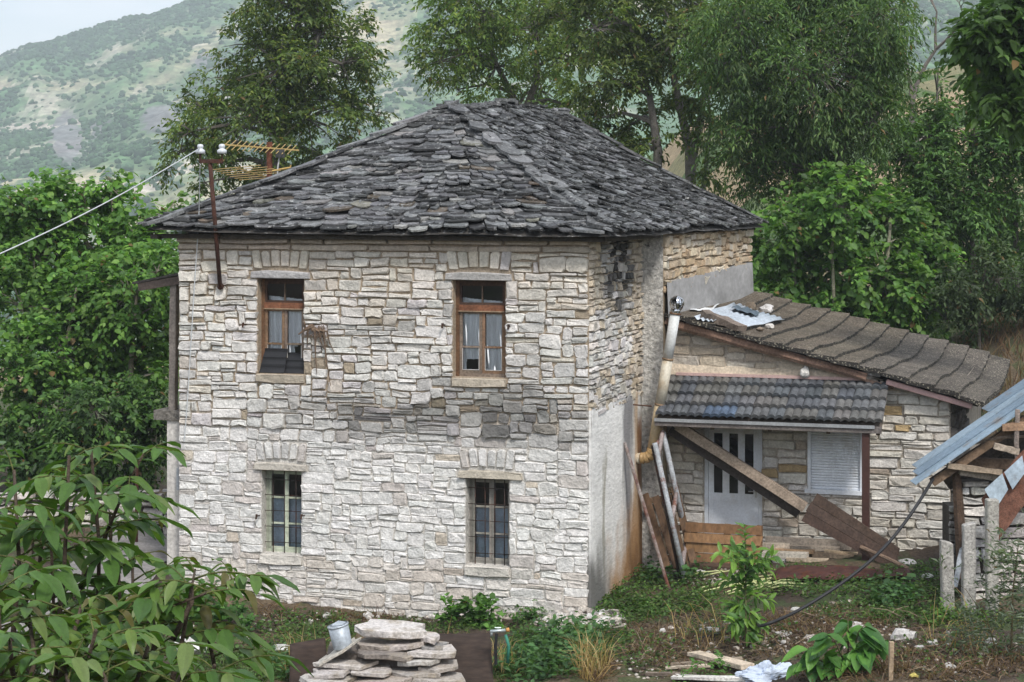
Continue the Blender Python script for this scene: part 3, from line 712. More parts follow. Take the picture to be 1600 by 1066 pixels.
# ------------------------------------------------------------------ windows of the house
WOODB = (.15, .08, .042); WOODG = (.22, .17, .13)
M_CURT = mat('curtain_cloth', (.90, .92, .93), rough=.95, n1=3, a1=.08, n2=40, a2=.05, bump=.1)
M_CURB = mat('curtain_grey', (.46, .55, .64), rough=.95, n1=6, a1=.2, n2=40, a2=.15, bump=.1)
def curtain(x0, x1, z0, z1, y, hole, m, par, seed, slack=.0):
    nx, nz2 = 26, 26; b = MB((1, 1, 1))
    def pt(i, j):
        u, v = i/nx, j/nz2; x = x0+(x1-x0)*u; z = z0+(z1-z0)*v
        d = .025*math.sin(u*19+seed+v*2.0)*(1-.3*v)+.02*noise.noise(Vector((u*5+v*2.5, v*2.2, seed)))+.02*math.sin((u*1.3+v)*7+seed)*(1-v)
        return (x, y+d, z-slack*math.sin(math.pi*u)*v)
    for i in range(nx):
        for j in range(nz2):
            if hole and hole((i+.5)/nx, (j+.5)/nz2): continue
            b.add([pt(i, j), pt(i+1, j), pt(i+1, j+1), pt(i, j+1)], [(0, 1, 2, 3)])
    b.build('curtain', m, par, world=False, smooth=True)
def bars(b, x0, x1, z0, z1, w_, y, d, col, mids=(), wv=None):
    wv = wv or w_
    b.box(x0, x0+w_, y, y+d, z0, z1, jc(col, .2)); b.box(x1-w_, x1, y, y+d, z0, z1, jc(col, .2))
    b.box(x0+w_, x1-w_, y+.002, y+d-.002, z0, z0+wv, jc(col, .2)); b.box(x0+w_, x1-w_, y+.002, y+d-.002, z1-wv, z1, jc(col, .2))
    for z in mids: b.box(x0+w_, x1-w_, y+.004, y+d-.004, z-.014, z+.014, jc(col, .2))
def pane(x0, x1, z0, z1, y, par): MB().box(x0, x1, y, y+.004, z0, z1).build('pane', M_GLASS, par, world=False)
def upper_window(wn, hole_l, hole_r, seed):
    a, b, c, d = wn; fr = MB(WOODB); y = .13
    fr.box(a, a+.055, y, y+.09, c, d, WOODB); fr.box(b-.055, b, y, y+.09, c, d, WOODB); fr.box(a+.055, b-.055, y+.003, y+.087, c, c+.05, WOODG); fr.box(a+.055, b-.055, y+.003, y+.087, d-.05, d, (.08, .045, .03))
    zt = d-.40*(d-c)/1.40; fr.box(a+.055, b-.055, y-.02, y+.09, zt-.045, zt+.04, (.20, .085, .045)); fr.box(a+.05, b-.05, y-.032, y+.08, zt-.062, zt-.045, (.28, .20, .13))
    w_ = fr.build('window', M_WOOD, house, world=False)
    xm = (a+b)/2
    tr = MB(); bars(tr, a+.055, b-.055, zt+.04, d-.05, .035, y+.01, .04, (.07, .04, .028)); tr.box(xm-.012, xm+.012, y+.014, y+.046, zt+.075, d-.085, (.12, .085, .06)); tr.build('transom_light', M_WOOD, w_, world=False)
    for (p, q) in ((a+.09, xm-.012), (xm+.012, b-.09)): pane(p, q, zt+.075, d-.085, y+.028, w_)
    for (p, q, hole) in ((a+.055, xm, hole_l), (xm, b-.055, hole_r)):
        z0, z1 = c+.05, zt-.045; zm = z0+(z1-z0)*.42; cs = MB(); bars(cs, p+.002, q-.002, z0, z1, .042, y+.008, .045, WOODG if rng.random() < .5 else (.21, .13, .08), (zm,), .045)
        cs.build('casement', M_WOOD, w_, world=False)
        put = MB((.55, .53, .5)); put.box(p+.044, p+.052, y+.004, y+.01, z0+.05, zm-.02); put.box(q-.052, q-.044, y+.004, y+.01, z0+.05, zm-.02); put.box(p+.052, q-.052, y+.004, y+.01, z0+.046, z0+.054); put.build('putty', M_PAINT, w_, world=False)
        pane(p+.044, q-.044, zm+.014, z1-.045, y+.03, w_)
        if not (hole and hole(.5, .1) and False): pane(p+.044, q-.044, z0+.045, zm-.014, y+.03, w_)
        curtain(p+.02, q-.02, z0-.02, z1+.02, y+.058, hole, M_CURT, w_, seed+p*3)
    curtain(a+.06, b-.06, zt+.02, zt+.16, y+.14, lambda u, v: v > .45+.5*(1-u)*.8, M_CURT, w_, seed+.7)
def hole_ul(u, v): return .38 < u < .95 and .18 < v < .44 and not (u < .62 and v < .16+.9*(.62-u)) and v > .18+(.0 if u > .6 else .3*(.6-u)) and v < .45-.12*(1-u)
def hole_ur(u, v): return .22 < u < .80 and .06 < v < .25 and v > .25-1.1*(u-.10) and v < .25-.05*math.sin(u*9)
upper_window(W_UL, None, hole_ul, 1.0); upper_window(W_UR, hole_ur, None, 4.2)
GREEN = (.42, .45, .36)
def lower_window(wn, col, seed):
    a, b, c, d = wn; y = .17; fr = MB(); bars(fr, a, b, c, d, .04, y, .08, tuple(v*.75 for v in col)); w_ = fr.build('window', M_PAINT, house, world=False); xm = (a+b)/2
    for (p, q) in ((a+.04, xm+.01), (xm-.01, b-.04)):
        z0, z1 = c+.04, d-.04; h = (z1-z0)/3; cs = MB(); bars(cs, p+.002, q-.002, z0, z1, .04, y+.008+(0.012 if p > a+.1 else 0), .04, col, (z0+h, z0+2*h)); cs.build('casement', M_PAINT, w_, world=False)
        for k in range(3): pane(p+.042, q-.042, z0+h*k+.016, z0+h*(k+1)-.016, y+.03, w_)
    curtain(a+.03, b-.03, c+.03, c+(d-c)*.68, y+.09, None, M_CURB, w_, seed, .06)
    gr = MB((.045, .032, .028)); n_ = 3 if wn is W_LL else 4
    for k in range(n_): x = a+(b-a)*(k+.75)/(n_+.45); gr.tube([(x, .10+.01*rng.uniform(-1, 1), c-.01), (x, .10, d+.01)], .0085, 6)
    for k in range(5): z = c+(d-c)*(.12+k*.19); gr.tube([(a-.01, .115, z), (b+.01, .115, z+rng.uniform(-.01, .01))], .006, 6)
    gr.build('grille', M_RUST, w_, world=False, smooth=True)
lower_window(W_LL, (.50, .54, .42), 2.); lower_window(W_LR, (.33, .31, .27), 7.)
# dark room behind the panes
rm = MB((.03, .03, .03))
for zz in (ZT-.2, 2.45): rm.add([(.3, 1.2, zz-2.4), (HW-.3, 1.2, zz-2.4), (HW-.3, 1.2, zz), (.3, 1.2, zz)], [(0, 1, 2, 3)])
rm.build('inner_wall', mat('dim_interior', (.05, .045, .04), a1=.1, a2=0, bump=0), house, world=False)
# shutter dogs: small rusty iron hooks beside the windows
for (px, py) in ((383, 507), (694, 508), (797, 510), (404, 806), (474, 806)):
    x, z = on_y(px, py, -.05); b = MB((.06, .035, .025)); b.tube([(x, .0, z), (x, -.10, z), (x+.01, -.12, z+.03)], .010, 5); b.tube([(x-.012, -.11, z-.045), (x-.01, -.10, z+.03)], .016, 5)
    b.build('shutter_hook', M_RUST, house, world=False)

# two bent black roofing sheets standing in the upper left window
def bent_sheet(pts_y, x0, x1, z0, z1, label, skew):
    b = MB(); n_ = 14
    for i in range(n_):
        q = []
        for (s, t) in ((i/n_, 0), (i/n_, 1), ((i+1)/n_, 1), ((i+1)/n_, 0)):
            z = z0+(z1-z0)*s; y = pts_y+.10*(s-.5)*1.0+.018*abs(math.sin(s*math.pi*3)); x = x0+(x1-x0)*t+skew*(s if t == 0 else s*.3)
            q.append(hp(x, y, z))
        b.add(q, [(0, 1, 2, 3)])
    o = b.build('roofing_sheet', M_DARKGLASS, None); so = o.modifiers.new('thickness', 'SOLIDIFY'); so.thickness = .012
    tag(o, label, 'sheet', 'black roofing sheets in the upper left window')
a, b_, c_, d_ = W_UL; zz = on_y(440, 545, .1)[1]; xm = on_y(445, 560, .1)[0]
bent_sheet(.06, a+.01, xm+.02, c_+.01, zz, 'larger black ribbed sheet standing at the left of the upper left window sill', .06)
bent_sheet(.10, xm, b_-.005, c_+.01, zz-.06, 'smaller black ribbed sheet at the right of the upper left window sill', .0)

# dead root growing out of the wall beside the upper left window
b = MB((.16, .11, .075)); X0, Z0 = on_y(486, 512, -.05)
rr = random.Random(3)
b.tube([hp(X0-.0, .05, Z0+.03), hp(X0+.02, -.08, Z0+.02), hp(X0-.06, -.14, Z0-.03), hp(X0-.16, -.16, Z0-.10)], [.03, .04, .022, .010], 6)
b.tube([hp(X0-.06, -.13, Z0-.02), hp(X0-.05, -.17, Z0+.06), hp(X0-.07, -.18, Z0+.13)], [.018, .014, .006], 5)
for (px, ln_, bx) in ((492, .62, .06), (506, .80, .20), (499, .25, .14), (481, .22, -.02), (511, .3, .22)):
    x1, z1 = on_y(px, 520, -.07); b.tube([hp(X0+.0, -.07, Z0), hp(x1+.02, -.12, Z0-.05), hp(x1+bx*.2, -.08, z1-ln_*.5), hp(x1+bx*.55, -.07, z1-ln_)], [.022, .016, .011, .005], 5)
for k in range(26):
    x1 = X0+rr.uniform(-.03, .25); b.tube([hp(x1, -.05, Z0+rr.uniform(-.02, .04)), hp(x1+rr.uniform(-.05, .05), -.11, Z0+rr.uniform(-.1, 0)), hp(x1+rr.uniform(-.08, .08), -.1, Z0-rr.uniform(.05, .22))], [.007, .006, .003], 4)
tag(b.build('dead_root', M_BARK, None), 'dry brown root hanging from the wall right of the upper left window', 'root')

# ------------------------------------------------------------------ iron bracket pole with insulators, wires
bp = thing('insulator_pole', 'rusty iron pole with crossbar and two white insulators on the house front', 'pole', hp(*[(lambda q: (q[0], -.1, q[1]))(on_y(344, 448, -.1))][0]))
pb = hp(on_y(344, 448, -.1)[0], -.1, on_y(344, 448, -.1)[1]); pt = hp(on_y(328, 252, -.55)[0], -.55, on_y(328, 252, -.55)[1])
RU = (.075, .035, .025)
MB(RU).tube([pb, pb.lerp(pt, .5), pt], .035, 8).tube([pb+Vector((0, .2, 0)), pb], .05, 8).tube([pb.lerp(pt, .42), pb.lerp(pt, .42)+.5*E2], .022, 6).build('pole', M_RUST, bp, smooth=True)
ca_ = pt-.16*E1; cb_ = pt+.20*E1
MB(RU).beam(ca_+Vector((0, 0, 0)), cb_, .06, .06).build('crossbar', M_RUST, bp)
M_PORC = mat('white_porcelain', (.55, .57, .60), rough=.2, a1=.05, a2=0, bump=0, spec=.6)
ins = []
for q in (ca_, cb_):
    MB(RU).tube([q, q+Vector((0, 0, .17))], .014, 6).build('pin', M_RUST, bp)
    MB().lathe([(.03, .11), (.072, .115), (.075, .16), (.05, .18), (.035, .19), (.045, .205), (.05, .225), (.04, .25), (.02, .258), (.0, .26)], q, n=14).build('insulator', M_PORC, bp, smooth=True); ins.append(q+Vector((0, 0, .2)))
M_WIRE = mat('grey_wire', (.52, .54, .55), rough=.5, a1=.1, a2=0, bump=0)
end = P(-70, 428, 20.5); pts = [ins[0].lerp(end, i/16)-Vector((0, 0, .08*math.sin(math.pi*i/16))) for i in range(17)]
tag(MB().tube(pts, .008, 6).build('overhead_wire', M_WIRE, None, smooth=True), 'white overhead wire running from the insulator down to the left', 'wire')
def wall_pts(l_, y): return [hp(on_y(px, py, y)[0], y, on_y(px, py, y)[1]) for px, py in l_]
tag(MB((.2, .2, .2)).tube([ins[0]]+wall_pts([(311, 330), (309, 370), (303, 460), (297, 560), (292, 640), (288, 690)], -.12), .008, 5).build('hanging_wire', M_WIRE, None), 'thin grey wire hanging loosely down the left end of the house front', 'wire')

# ------------------------------------------------------------------ television antenna behind the left hip
YA = 32.6
an = thing('tv_antenna', 'yellow double television antenna on a rusty mast behind the roof', 'antenna', P(421, 330, YA))
YEL = (.36, .26, .10)
MB((.16, .06, .035)).tube([P(421, 330, YA), P(421, 222, YA)], .05, 8).build('mast', M_RUST, an)
a1_, a2_ = P(350, 226, YA-.5), P(467, 235, YA+.2); MB(YEL).beam(a1_, a2_, .025, .025).build('boom', M_PAINT, an)
for i in range(13):
    q = a1_.lerp(a2_, (i+.2)/13.5); MB(YEL).tube([q+Vector((-.055, -.2, -.085)), q+Vector((.055, .2, .085))], .008, 5).build('element', M_PAINT, an)
l1, l2 = P(368, 262, YA-.9), P(432, 282, YA+.4); MB(YEL).beam(l1, l2, .02, .02).build('boom', M_PAINT, an)
for i in range(7):
    q = l1.lerp(l2, (i+.2)/7.5); w2 = .36+.02*i; MB(YEL).tube([q+Vector((-w2, -.3, -.035)), q+Vector((w2, .3, .05))], .007, 5).build('element', M_PAINT, an)
MB((.05, .05, .05)).box(*sum(([v-.07, v+.07] for v in P(438, 240, YA)), [])).build('junction_box', M_PAINT, an)
MB((.5, .5, .5)).tube([P(437, 243, YA), P(434, 262, YA), P(433, 290, YA)], .014, 5).build('cable', M_PAINT, an)
MB((.45, .3, .1)).tube([P(421, 268, YA), P(454, 262, YA), P(454, 258, YA)], .018, 5).build('arm', M_PAINT, an)

# ------------------------------------------------------------------ wooden porch on the left gable
sp_ = thing('side_porch', 'weathered wooden porch roof and white pillar at the left end of the house', 'porch', hp(-.1, .3, 0))
GW = (.19, .165, .145)
def hq(x, y, z): return hp(x, y, z)
for k in range(5):
    MB(jc((.075, .065, .06), .2)).slab([hq(-.95, .25+k*.45, 4.66), hq(-.02, .25+k*.45, 4.84), hq(-.02, .68+k*.45, 4.84), hq(-.95, .68+k*.45, 4.66)][::1], (0, 0, .035)).build('roof_board', M_WOOD, sp_)
MB((.12, .09, .075)).beam(hq(-.85, .3, 4.58), hq(-.02, .3, 4.72), .07, .12).build('rafter', M_WOOD, sp_)
MB((.11, .08, .07)).beam(hq(-.75, 1.2, 4.55), hq(-.02, 1.2, 4.69), .07, .12).build('rafter', M_WOOD, sp_)
xp1, xp2 = on_y(270, 640, .35)[0], on_y(273, 440, .35)[0]
MB(GW).beam(hq(xp1, .35, 2.66), hq(xp2, .35, 4.66), .11, .11, jit=.006, seg=5).build('post', M_WOOD, sp_)
b = MB((.17, .155, .135)); xs1 = on_y(240, 650, .2)[0]; b.slab([hq(xs1, .2, 2.66), hq(-.03, .2, 2.66), hq(-.03, 2.4, 2.66), hq(xs1, 2.4, 2.66)], (0, 0, .15)); b.build('floor_slab', mat('rough_concrete', rough=1, n1=3, a1=.3, n2=16, a2=.45, bump=1, bdist=.04, bscale=22), sp_)
M_CONC = MATS['rough_concrete']
MB((.56, .53, .49)).slab([hq(on_y(261, 700, .24)[0], .24, 2.51), hq(-.05, .24, 2.51), hq(-.05, .5, 2.51), hq(on_y(261, 700, .24)[0], .5, 2.51)], (0, 0, 2.6)).build('pillar', mat('pillar_plaster', rough=.95, n1=2, a1=.2, n2=18, a2=.25, bump=.5, bdist=.02, bscale=20), sp_)
MB((.16, .15, .14)).slab([hq(-.5, .0, .17), hq(-.02, .0, .17), hq(-.02, .5, .17), hq(-.5, .5, .17)], (0, 0, .25)).build('step', M_CONC, sp_)
MB((.33, .35, .37)).slab([hq(-.11, .12, 1.78), hq(-.012, .12, 1.78), hq(-.012, .235, 1.78), hq(-.11, .235, 1.78)], (0, 0, .34)).build('meter_box', M_PAINT, None)
tag(bpy.data.objects['meter_box'], 'small grey meter box fixed to the white pillar', 'box')

# dry stone garden wall beyond the path
gw = thing('garden_wall', 'low dry stone wall of white rubble behind the bush at left', 'wall', (-8, 33, 0))
r = random.Random(8); ml = []
gz = zg1(-8, 33)
MB((.06, .05, .04)).box(-10.5, -5.75, 33.1, 33.5, gz-.6, .78).build('core', M_ROCK, gw)
for (xa, xb, za, zb) in skyline(-10.4, -5.75, gz-.3, .95, [], (.2, .6), (.08, .12, .15, .19), r):
    v, f = stone(rect_poly(xa, xb, za, zb, .02, r, .07, 33), r.uniform(.03, .18), r, .04); c = jc((.50, .47, .43), .2, r)
    b = MB(c); b.add([(u+8, .1-d, q-0) for (u, q, d) in v], f, c); b.build('stone', M_ROCK, gw, world=False)

# ------------------------------------------------------------------ annex: lean-to against the right-hand wall
AM = Matrix.Translation(hp(HW, 3.5, 0)) @ Matrix.Rotation(-TH, 4, 'Z')
annex = thing('annex', 'low pale stone lean-to with white door against the right side of the house', 'annex', Mx=AM)
def ap(m, y, z): return hp(HW+m, 3.5+y, z)
def an_y(px, py, yl=0.0): x, z = on_y(px, py, 3.5+yl); return x-HW, z
M1 = an_y(1485, 700)[0]
zrA = lambda m: 4.02+(2.80-4.02)*(m-.38)/(5.29-.38)        # roof underside along the verge
dx0, dz0 = an_y(1100, 872); dx1, dz1 = an_y(1191, 668)
wx0, wz0 = an_y(1262, 768); wx1, wz1 = an_y(1349, 668); wz1 = wz0+1.12; dz1 = dz0+2.18
DOOR = (dx0, dx1, -.3, dz1); WIN = (wx0, wx1, wz0, wz1)
aplace = lambda u, v, d: (u, -d, v)
r = random.Random(21); AST = []
zband = an_y(1100, 572)[1]
bandtop = lambda m: zband-.02
poly_holes = [DOOR, WIN]
fm = MB(); nseg = 30
wall_sheet(.30, M1, -.6, 2.75, [DOOR, WIN], aplace, .12, fm, (.55, .53, .5))
for i in range(nseg):
    a, b = .30+(M1-.30)*i/nseg, .30+(M1-.30)*(i+1)/nseg
    fm.add([(a, 0, 2.75), (b, 0, 2.75), (b, 0, zrA(b)-.02), (a, 0, zrA(a)-.02)], [(0, 1, 2, 3)])
fm.add([(M1, 0, -.6), (M1, 7.6, -.6), (M1, 7.6, zrA(M1)), (M1, 0, zrA(M1))], [(0, 1, 2, 3)])
af = fm.build('front_wall', mat('annex_mortar', (.42, .37, .31), rough=.95, n1=2.5, a1=.25, n2=25, a2=.3, bump=1, bdist=.03, bscale=22), annex, world=False)
def acol(m, z):
    if z > 3.05: c = r.choice(((.50, .43, .34), (.55, .47, .37), (.46, .38, .30), (.54, .49, .42)))
    else:
        c = r.choice(((.60, .57, .51), (.63, .60, .55), (.56, .52, .45), (.60, .56, .49)))
        q = r.random()
        if q < .04: c = (.42, .31, .17)
        elif q < .12: c = (.45, .38, .31)
    return jc(c, .1, r)
rects = skyline(.38, M1, -.1, 2.98, [DOOR, WIN], (.22, .62), (.085, .11, .13, .15, .17), r)
for (xa, xb, za, zb) in rects:
    top = min(zrA(xa), zrA(xb))-.03
    if za > top-.05: continue
    zb = min(zb, top)
    add_stone(AST, rect_poly(xa, xb, za, zb, .008, r, .012, 51, (.3, M1)), r.uniform(.02, .05), aplace, acol((xa+xb)/2, (za+zb)/2), 'front', AM, r, .018)
rects = skyline(.40, 3.9, 3.26, 4.1, [], (.28, .6), (.13, .15, .18), r)
for (xa, xb, za, zb) in rects:
    top = min(zrA(xa), zrA(xb))-.05
    if za > top-.07: continue
    zb = min(zb, top)
    add_stone(AST, rect_poly(xa, xb, za, zb, .012, r, .015, 52), r.uniform(.012, .03), aplace, acol((xa+xb)/2, 3.5), 'front', AM, r, .01)
for (ya, yb, za, zb) in skyline(0, 3.2, -.2, zrA(M1)-.1, [], (.25, .7), (.12, .16, .2), r):
    add_stone(AST, rect_poly(ya, yb, za, zb, .02, r, .03, 53), r.uniform(.02, .08), lambda u, v, d: (M1+d, u, v), jc((.10, .09, .08), .3, r), 'front', AM, r, .03)
emit_stones(AST, {'front': af}, M_STONE, 300)
# plaster band along the top of the porch roof
b = MB((.58, .49, .38)); nb = 24
for i in range(nb):
    a, c = .40+3.7*i/nb, .40+3.7*(i+1)/nb
    f_ = lambda m: 3.30-.06*(m-.4)/3.7+.03*noise.noise(Vector((m*3, 1, 1)))
    b.add([(a, -.035, 2.95), (c, -.035, 2.95), (c, -.03, min(f_(c), zrA(c)-.04)), (a, -.03, min(f_(a), zrA(a)-.04))], [(0, 1, 2, 3)])
    b.add([(a, -.03, min(f_(a), zrA(a)-.04)), (c, -.03, min(f_(c), zrA(c)-.04)), (c, 0, min(f_(c), zrA(c)-.02)+.015), (a, 0, min(f_(a), zrA(a)-.02)+.015)], [(0, 1, 2, 3)])
b.build('plaster_band', mat('cream_plaster', rough=1, n1=3, a1=.18, n2=25, a2=.25, bump=.8, bdist=.02, bscale=25), annex, world=False, smooth=True)
# white plastic door with three tall panes over a solid panel
M_PVC = mat('white_pvc', (.74, .77, .81), rough=.4, n1=2, a1=.12, n2=30, a2=.08, bump=.05, tint=(.5, .47, .42), tscale=2.5, tlo=.55, thi=.8)
M_DPANE = mat('dark_pane', (.012, .012, .014), rough=.08, a1=0, a2=0, bump=0, spec=.5)
a, b2, z0, z1 = dx0, dx1, dz0, dz1; d = MB()
for (p, q, s, t) in ((a, a+.06, z0, z1), (b2-.06, b2, z0, z1), (a+.06, b2-.06, z1-.06, z1)): d.box(p, q, .04, .11, s, t)
door = d.build('door', M_PVC, annex, world=False); ia, ib = a+.065, b2-.065; iw = ib-ia; zmid_ = z0+.98
d = MB()
for (p, q, s, t) in ((ia, ia+.085, z0+.02, z1-.065), (ib-.085, ib, z0+.02, z1-.065), (ia+.085, ib-.085, z0+.02, z0+.12), (ia+.085, ib-.085, zmid_-.06, zmid_+.07), (ia+.085, ib-.085, z1-.17, z1-.065)): d.box(p, q, .055, .10, s, t)
gw_ = (iw-.17-2*.11)/3
for k in (0, 1): p = ia+.085+gw_*(k+1)+.11*k; d.box(p, p+.11, .057, .098, zmid_+.07, z1-.17)
d.build('leaf_frame', M_PVC, door, world=False)
MB().box(ia+.085, ib-.085, .066, .09, z0+.12, zmid_-.06).build('panel', M_PVC, door, world=False)
for k in range(3): p = ia+.085+(gw_+.11)*k; MB().box(p, p+gw_, .07, .08, zmid_+.07, z1-.17).build('pane', M_DPANE, door, world=False)
b = MB((.5, .5, .5)); b.box(ib-.06, ib-.03, .045, .056, z0+1.0, z0+1.2); b.tube([(ib-.045, .05, z0+1.1), (ib-.045, .01, z0+1.1), (ib-.16, .01, z0+1.1)], .01, 6); b.build('handle', M_METAL, door, world=False)
# window with a closed roller shutter
a, b2, z0, z1 = WIN; fr = MB()
for (p, q, s, t) in ((a-.0, a+.05, z0, z1), (b2-.05, b2, z0, z1), (a+.05, b2-.05, z1-.05, z1)): fr.box(p, q, -.02, .10, s, t)
fr.box(a-.04, b2+.04, -.06, .08, z0-.02, z0+.045)
wn = fr.build('window', M_PVC, annex, world=False)
ns = 24; h = (z1-z0-.10)/ns
for k in range(ns):
    zz = z0+.047+h*k; b = MB(); n2 = 5
    pf = [(.035-.010*math.sin(math.pi*i/n2), zz+h*.94*i/n2) for i in range(n2+1)]
    for i in range(n2): b.add([(a+.052, pf[i][0], pf[i][1]), (b2-.052, pf[i][0], pf[i][1]), (b2-.052, pf[i+1][0], pf[i+1][1]), (a+.052, pf[i+1][0], pf[i+1][1])], [(0, 1, 2, 3)])
    b.add([(a+.052, .05, zz-.004), (b2-.052, .05, zz-.004), (b2-.052, .035, zz), (a+.052, .035, zz)], [(0, 1, 2, 3)])
    b.build('shutter_slat', M_PVC, wn, world=False, smooth=True)
MB().box(a+.05, b2-.05, .052, .06, z0+.04, z1-.05).build('shutter_back', M_PVC, wn, world=False)
MB((.09, .08, .075)).box(.3, M1-.1, .6, .65, -.3, 2.6).build('inner_wall', MATS['dim_interior'], annex, world=False)

# big lean-to roof: overlapping granule-coated sheets, sagging across their length
YB0, YB1 = -.30, 7.75
MR0, MR1 = .38, 5.34
def rz(m, y):
    s = clamp((y-YB0)/(YB1-YB0)); t = (m-MR0)/(MR1-MR0)
    return zrA(m)+.10+ -.12*math.sin(math.pi*s)*(.4+.6*t)+.065*math.sin(2*math.pi*s+.4)*(.3+.5*t)+.03*noise.noise(Vector((m*1.2, y*.8, 5)))-.08*clamp((m-4.7)/.6)**2
M_SHING = mat('granule_shingle', rough=.92, n1=1.6, a1=.3, n2=20, a2=.2, bump=.8, bdist=.01, bscale=90, tint=(.30, .27, .21), tscale=30, tlo=.56, thi=.60)
rfA = MB((.06, .05, .04)); 
for i in range(12):
    ya, yb = YB0+.05+(YB1-YB0-.1)*i/12, YB0+.05+(YB1-YB0-.1)*(i+1)/12
    rfA.add([(MR0, ya, rz(MR0, ya)-.06), (MR1-.06, ya, rz(MR1-.06, ya)-.06), (MR1-.06, yb, rz(MR1-.06, yb)-.06), (MR0, yb, rz(MR0, yb)-.06)], [(0, 1, 2, 3)])
rfA = rfA.build('roof', M_WOOD, annex, world=False)
nrow = 13; st_ = (MR1-MR0)/nrow; rsh = random.Random(4)
for k in range(nrow-1, -1, -1):
    ma, mb_ = MR0+st_*k, MR0+st_*(k+1)+.05; col = jc((.085, .066, .047) if k < 8 else (.072, .06, .05), .16, rsh); b = MB(col); ny = 28; y0 = YB0+rsh.uniform(-.05, .04); y1 = YB1
    def pt(m, y, up): return (m, y, rz(m, y)+up)
    for i in range(ny):
        ya, yb = y0+(y1-y0)*i/ny, y0+(y1-y0)*(i+1)/ny
        ja = .02*noise.noise(Vector((ya*4, k*3.1, 0)))+.012*(i % 2); jb = .02*noise.noise(Vector((yb*4, k*3.1, 0)))+.012*((i+1) % 2)
        cols = [(ma, .0), ((ma+mb_)/2, .025), (mb_, .055)]
        for (m0, u0), (m1, u1) in zip(cols[:-1], cols[1:]):
            e = m1 == mb_
            b.add([pt(m0, ya, u0), pt(m1+(ja if e else 0), ya, u1), pt(m1+(jb if e else 0), yb, u1), pt(m0, yb, u0)], [(0, 1, 2, 3)])
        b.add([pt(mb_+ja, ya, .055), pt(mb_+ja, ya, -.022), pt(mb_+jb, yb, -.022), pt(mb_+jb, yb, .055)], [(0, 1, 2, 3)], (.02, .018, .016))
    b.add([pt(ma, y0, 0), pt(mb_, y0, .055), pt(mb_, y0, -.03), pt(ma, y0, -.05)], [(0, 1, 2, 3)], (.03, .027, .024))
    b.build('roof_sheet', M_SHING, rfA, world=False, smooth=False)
MB((.24, .15, .11)).beam((.40, -.20, zrA(.40)+.0), (3.6, -.20, zrA(3.6)-.01), .05, .10, jit=.008, seg=8).build('verge_board', M_WOOD, annex, world=False)
MB((.30, .20, .15)).beam((.40, -.13, zrA(.40)-.075), (4.0, -.13, zrA(4.0)-.085), .03, .05, jit=.004, seg=8).build('verge_board', M_WOOD, annex, world=False)
MB((.52, .34, .32)).beam((3.9, -.22, zrA(3.9)-.01), (5.2, -.22, zrA(5.2)-.03), .07, .085).build('pink_trim', M_PAINT, annex, world=False, bevel=.01)
for i in range(5):
    m = 3.1+i*.23; MB(jc((.45, .41, .35), .15)).slab([Vector((m, -.12, zrA(m)-.03)), Vector((m+.2, -.12, zrA(m+.2)-.03)), Vector((m+.2, .02, zrA(m+.2)-.03)), Vector((m, .02, zrA(m)-.03))], (0, 0, .07), None, .1).build('packing_stone', M_STONE, annex, world=False)

# porch roof of grey roll tiles on a brown post
PM0, PM1, PD = .42, 3.93, 1.02; PZ1, PZ0 = 3.12, 2.56
pr_ = MB((.10, .08, .065)); pr_.slab([(PM0, -.02, PZ1-.07), (PM0, -PD+.03, PZ0-.07), (PM1-.02, -PD+.03, PZ0-.07), (PM1-.02, -.02, PZ1-.07)], (0, 0, .03)); porch = pr_.build('porch_roof', M_WOOD, annex, world=False)
ncol, nrw = 14, 4; tw = (PM1-PM0)/ncol; M_TILE = mat('concrete_tile', rough=.75, n1=5, a1=.35, n2=40, a2=.3, bump=.4, bdist=.008, bscale=50)
rt = random.Random(6)
for j in range(nrw):
    for i in range(ncol):
        b = MB(jc(rt.choice(((.105, .112, .12), (.12, .123, .126), (.09, .098, .108), (.118, .115, .108))) if not (j == 0 and 3 <= i <= 4) else (.08, .11, .16), .14, rt)); ns_ = 12
        m0 = PM0+tw*i+rt.uniform(-.004, .004); s0 = j/nrw-.02+rt.uniform(-.006, .006); s1 = (j+1)/nrw+.05; lift = .075+rt.uniform(0, .012)
        def q(u, s, up):
            hgt = .030*abs(math.sin(u*math.pi*2))**.8 if u < 1 else 0
            s = min(s, 1.01); return (m0+u*(tw-.002), -PD+(PD)*s, PZ0+(PZ1-PZ0)*s+hgt+up)
        for k in range(ns_):
            u0, u1 = k/ns_, (k+1)/ns_
            b.add([q(u0, s0, lift), q(u1, s0, lift), q(u1, s1, 0), q(u0, s1, 0)], [(0, 1, 2, 3)])
            b.add([q(u0, s0, lift), q(u1, s0, lift), q(u1, s0+.02, lift-.06), q(u0, s0+.02, lift-.06)], [(0, 1, 2, 3)])
        b.build('tile', M_TILE, porch, world=False, smooth=False)
MB((.52, .36, .33)).beam((PM0+.12, -.055, PZ1+.035), (PM1-.35, -.055, PZ1+.03), .06, .045).build('pink_flashing', M_PAINT, porch, world=False)
MB((.15, .13, .12)).beam((PM0-.02, -PD+.04, PZ0-.09), (PM1-.02, -PD+.04, PZ0-.09), .05, .10).build('front_beam', M_WOOD, porch, world=False)
MB((.42, .43, .44)).beam((PM0-.02, -PD-.0, PZ0-.045), (PM1-.12, -PD-.0, PZ0-.045), .02, .05).build('gutter_strip', M_METAL, porch, world=False)
for m in (.5, 1.3, 2.2, 3.1, 3.85): MB((.11, .085, .065)).beam((m, -.02, PZ1-.14), (m, -PD+.08, PZ0-.14), .06, .09).build('rafter', M_WOOD, porch, world=False)
pm_, _ = an_y(1353, 800, -.9); pz = G(1353, 882).z
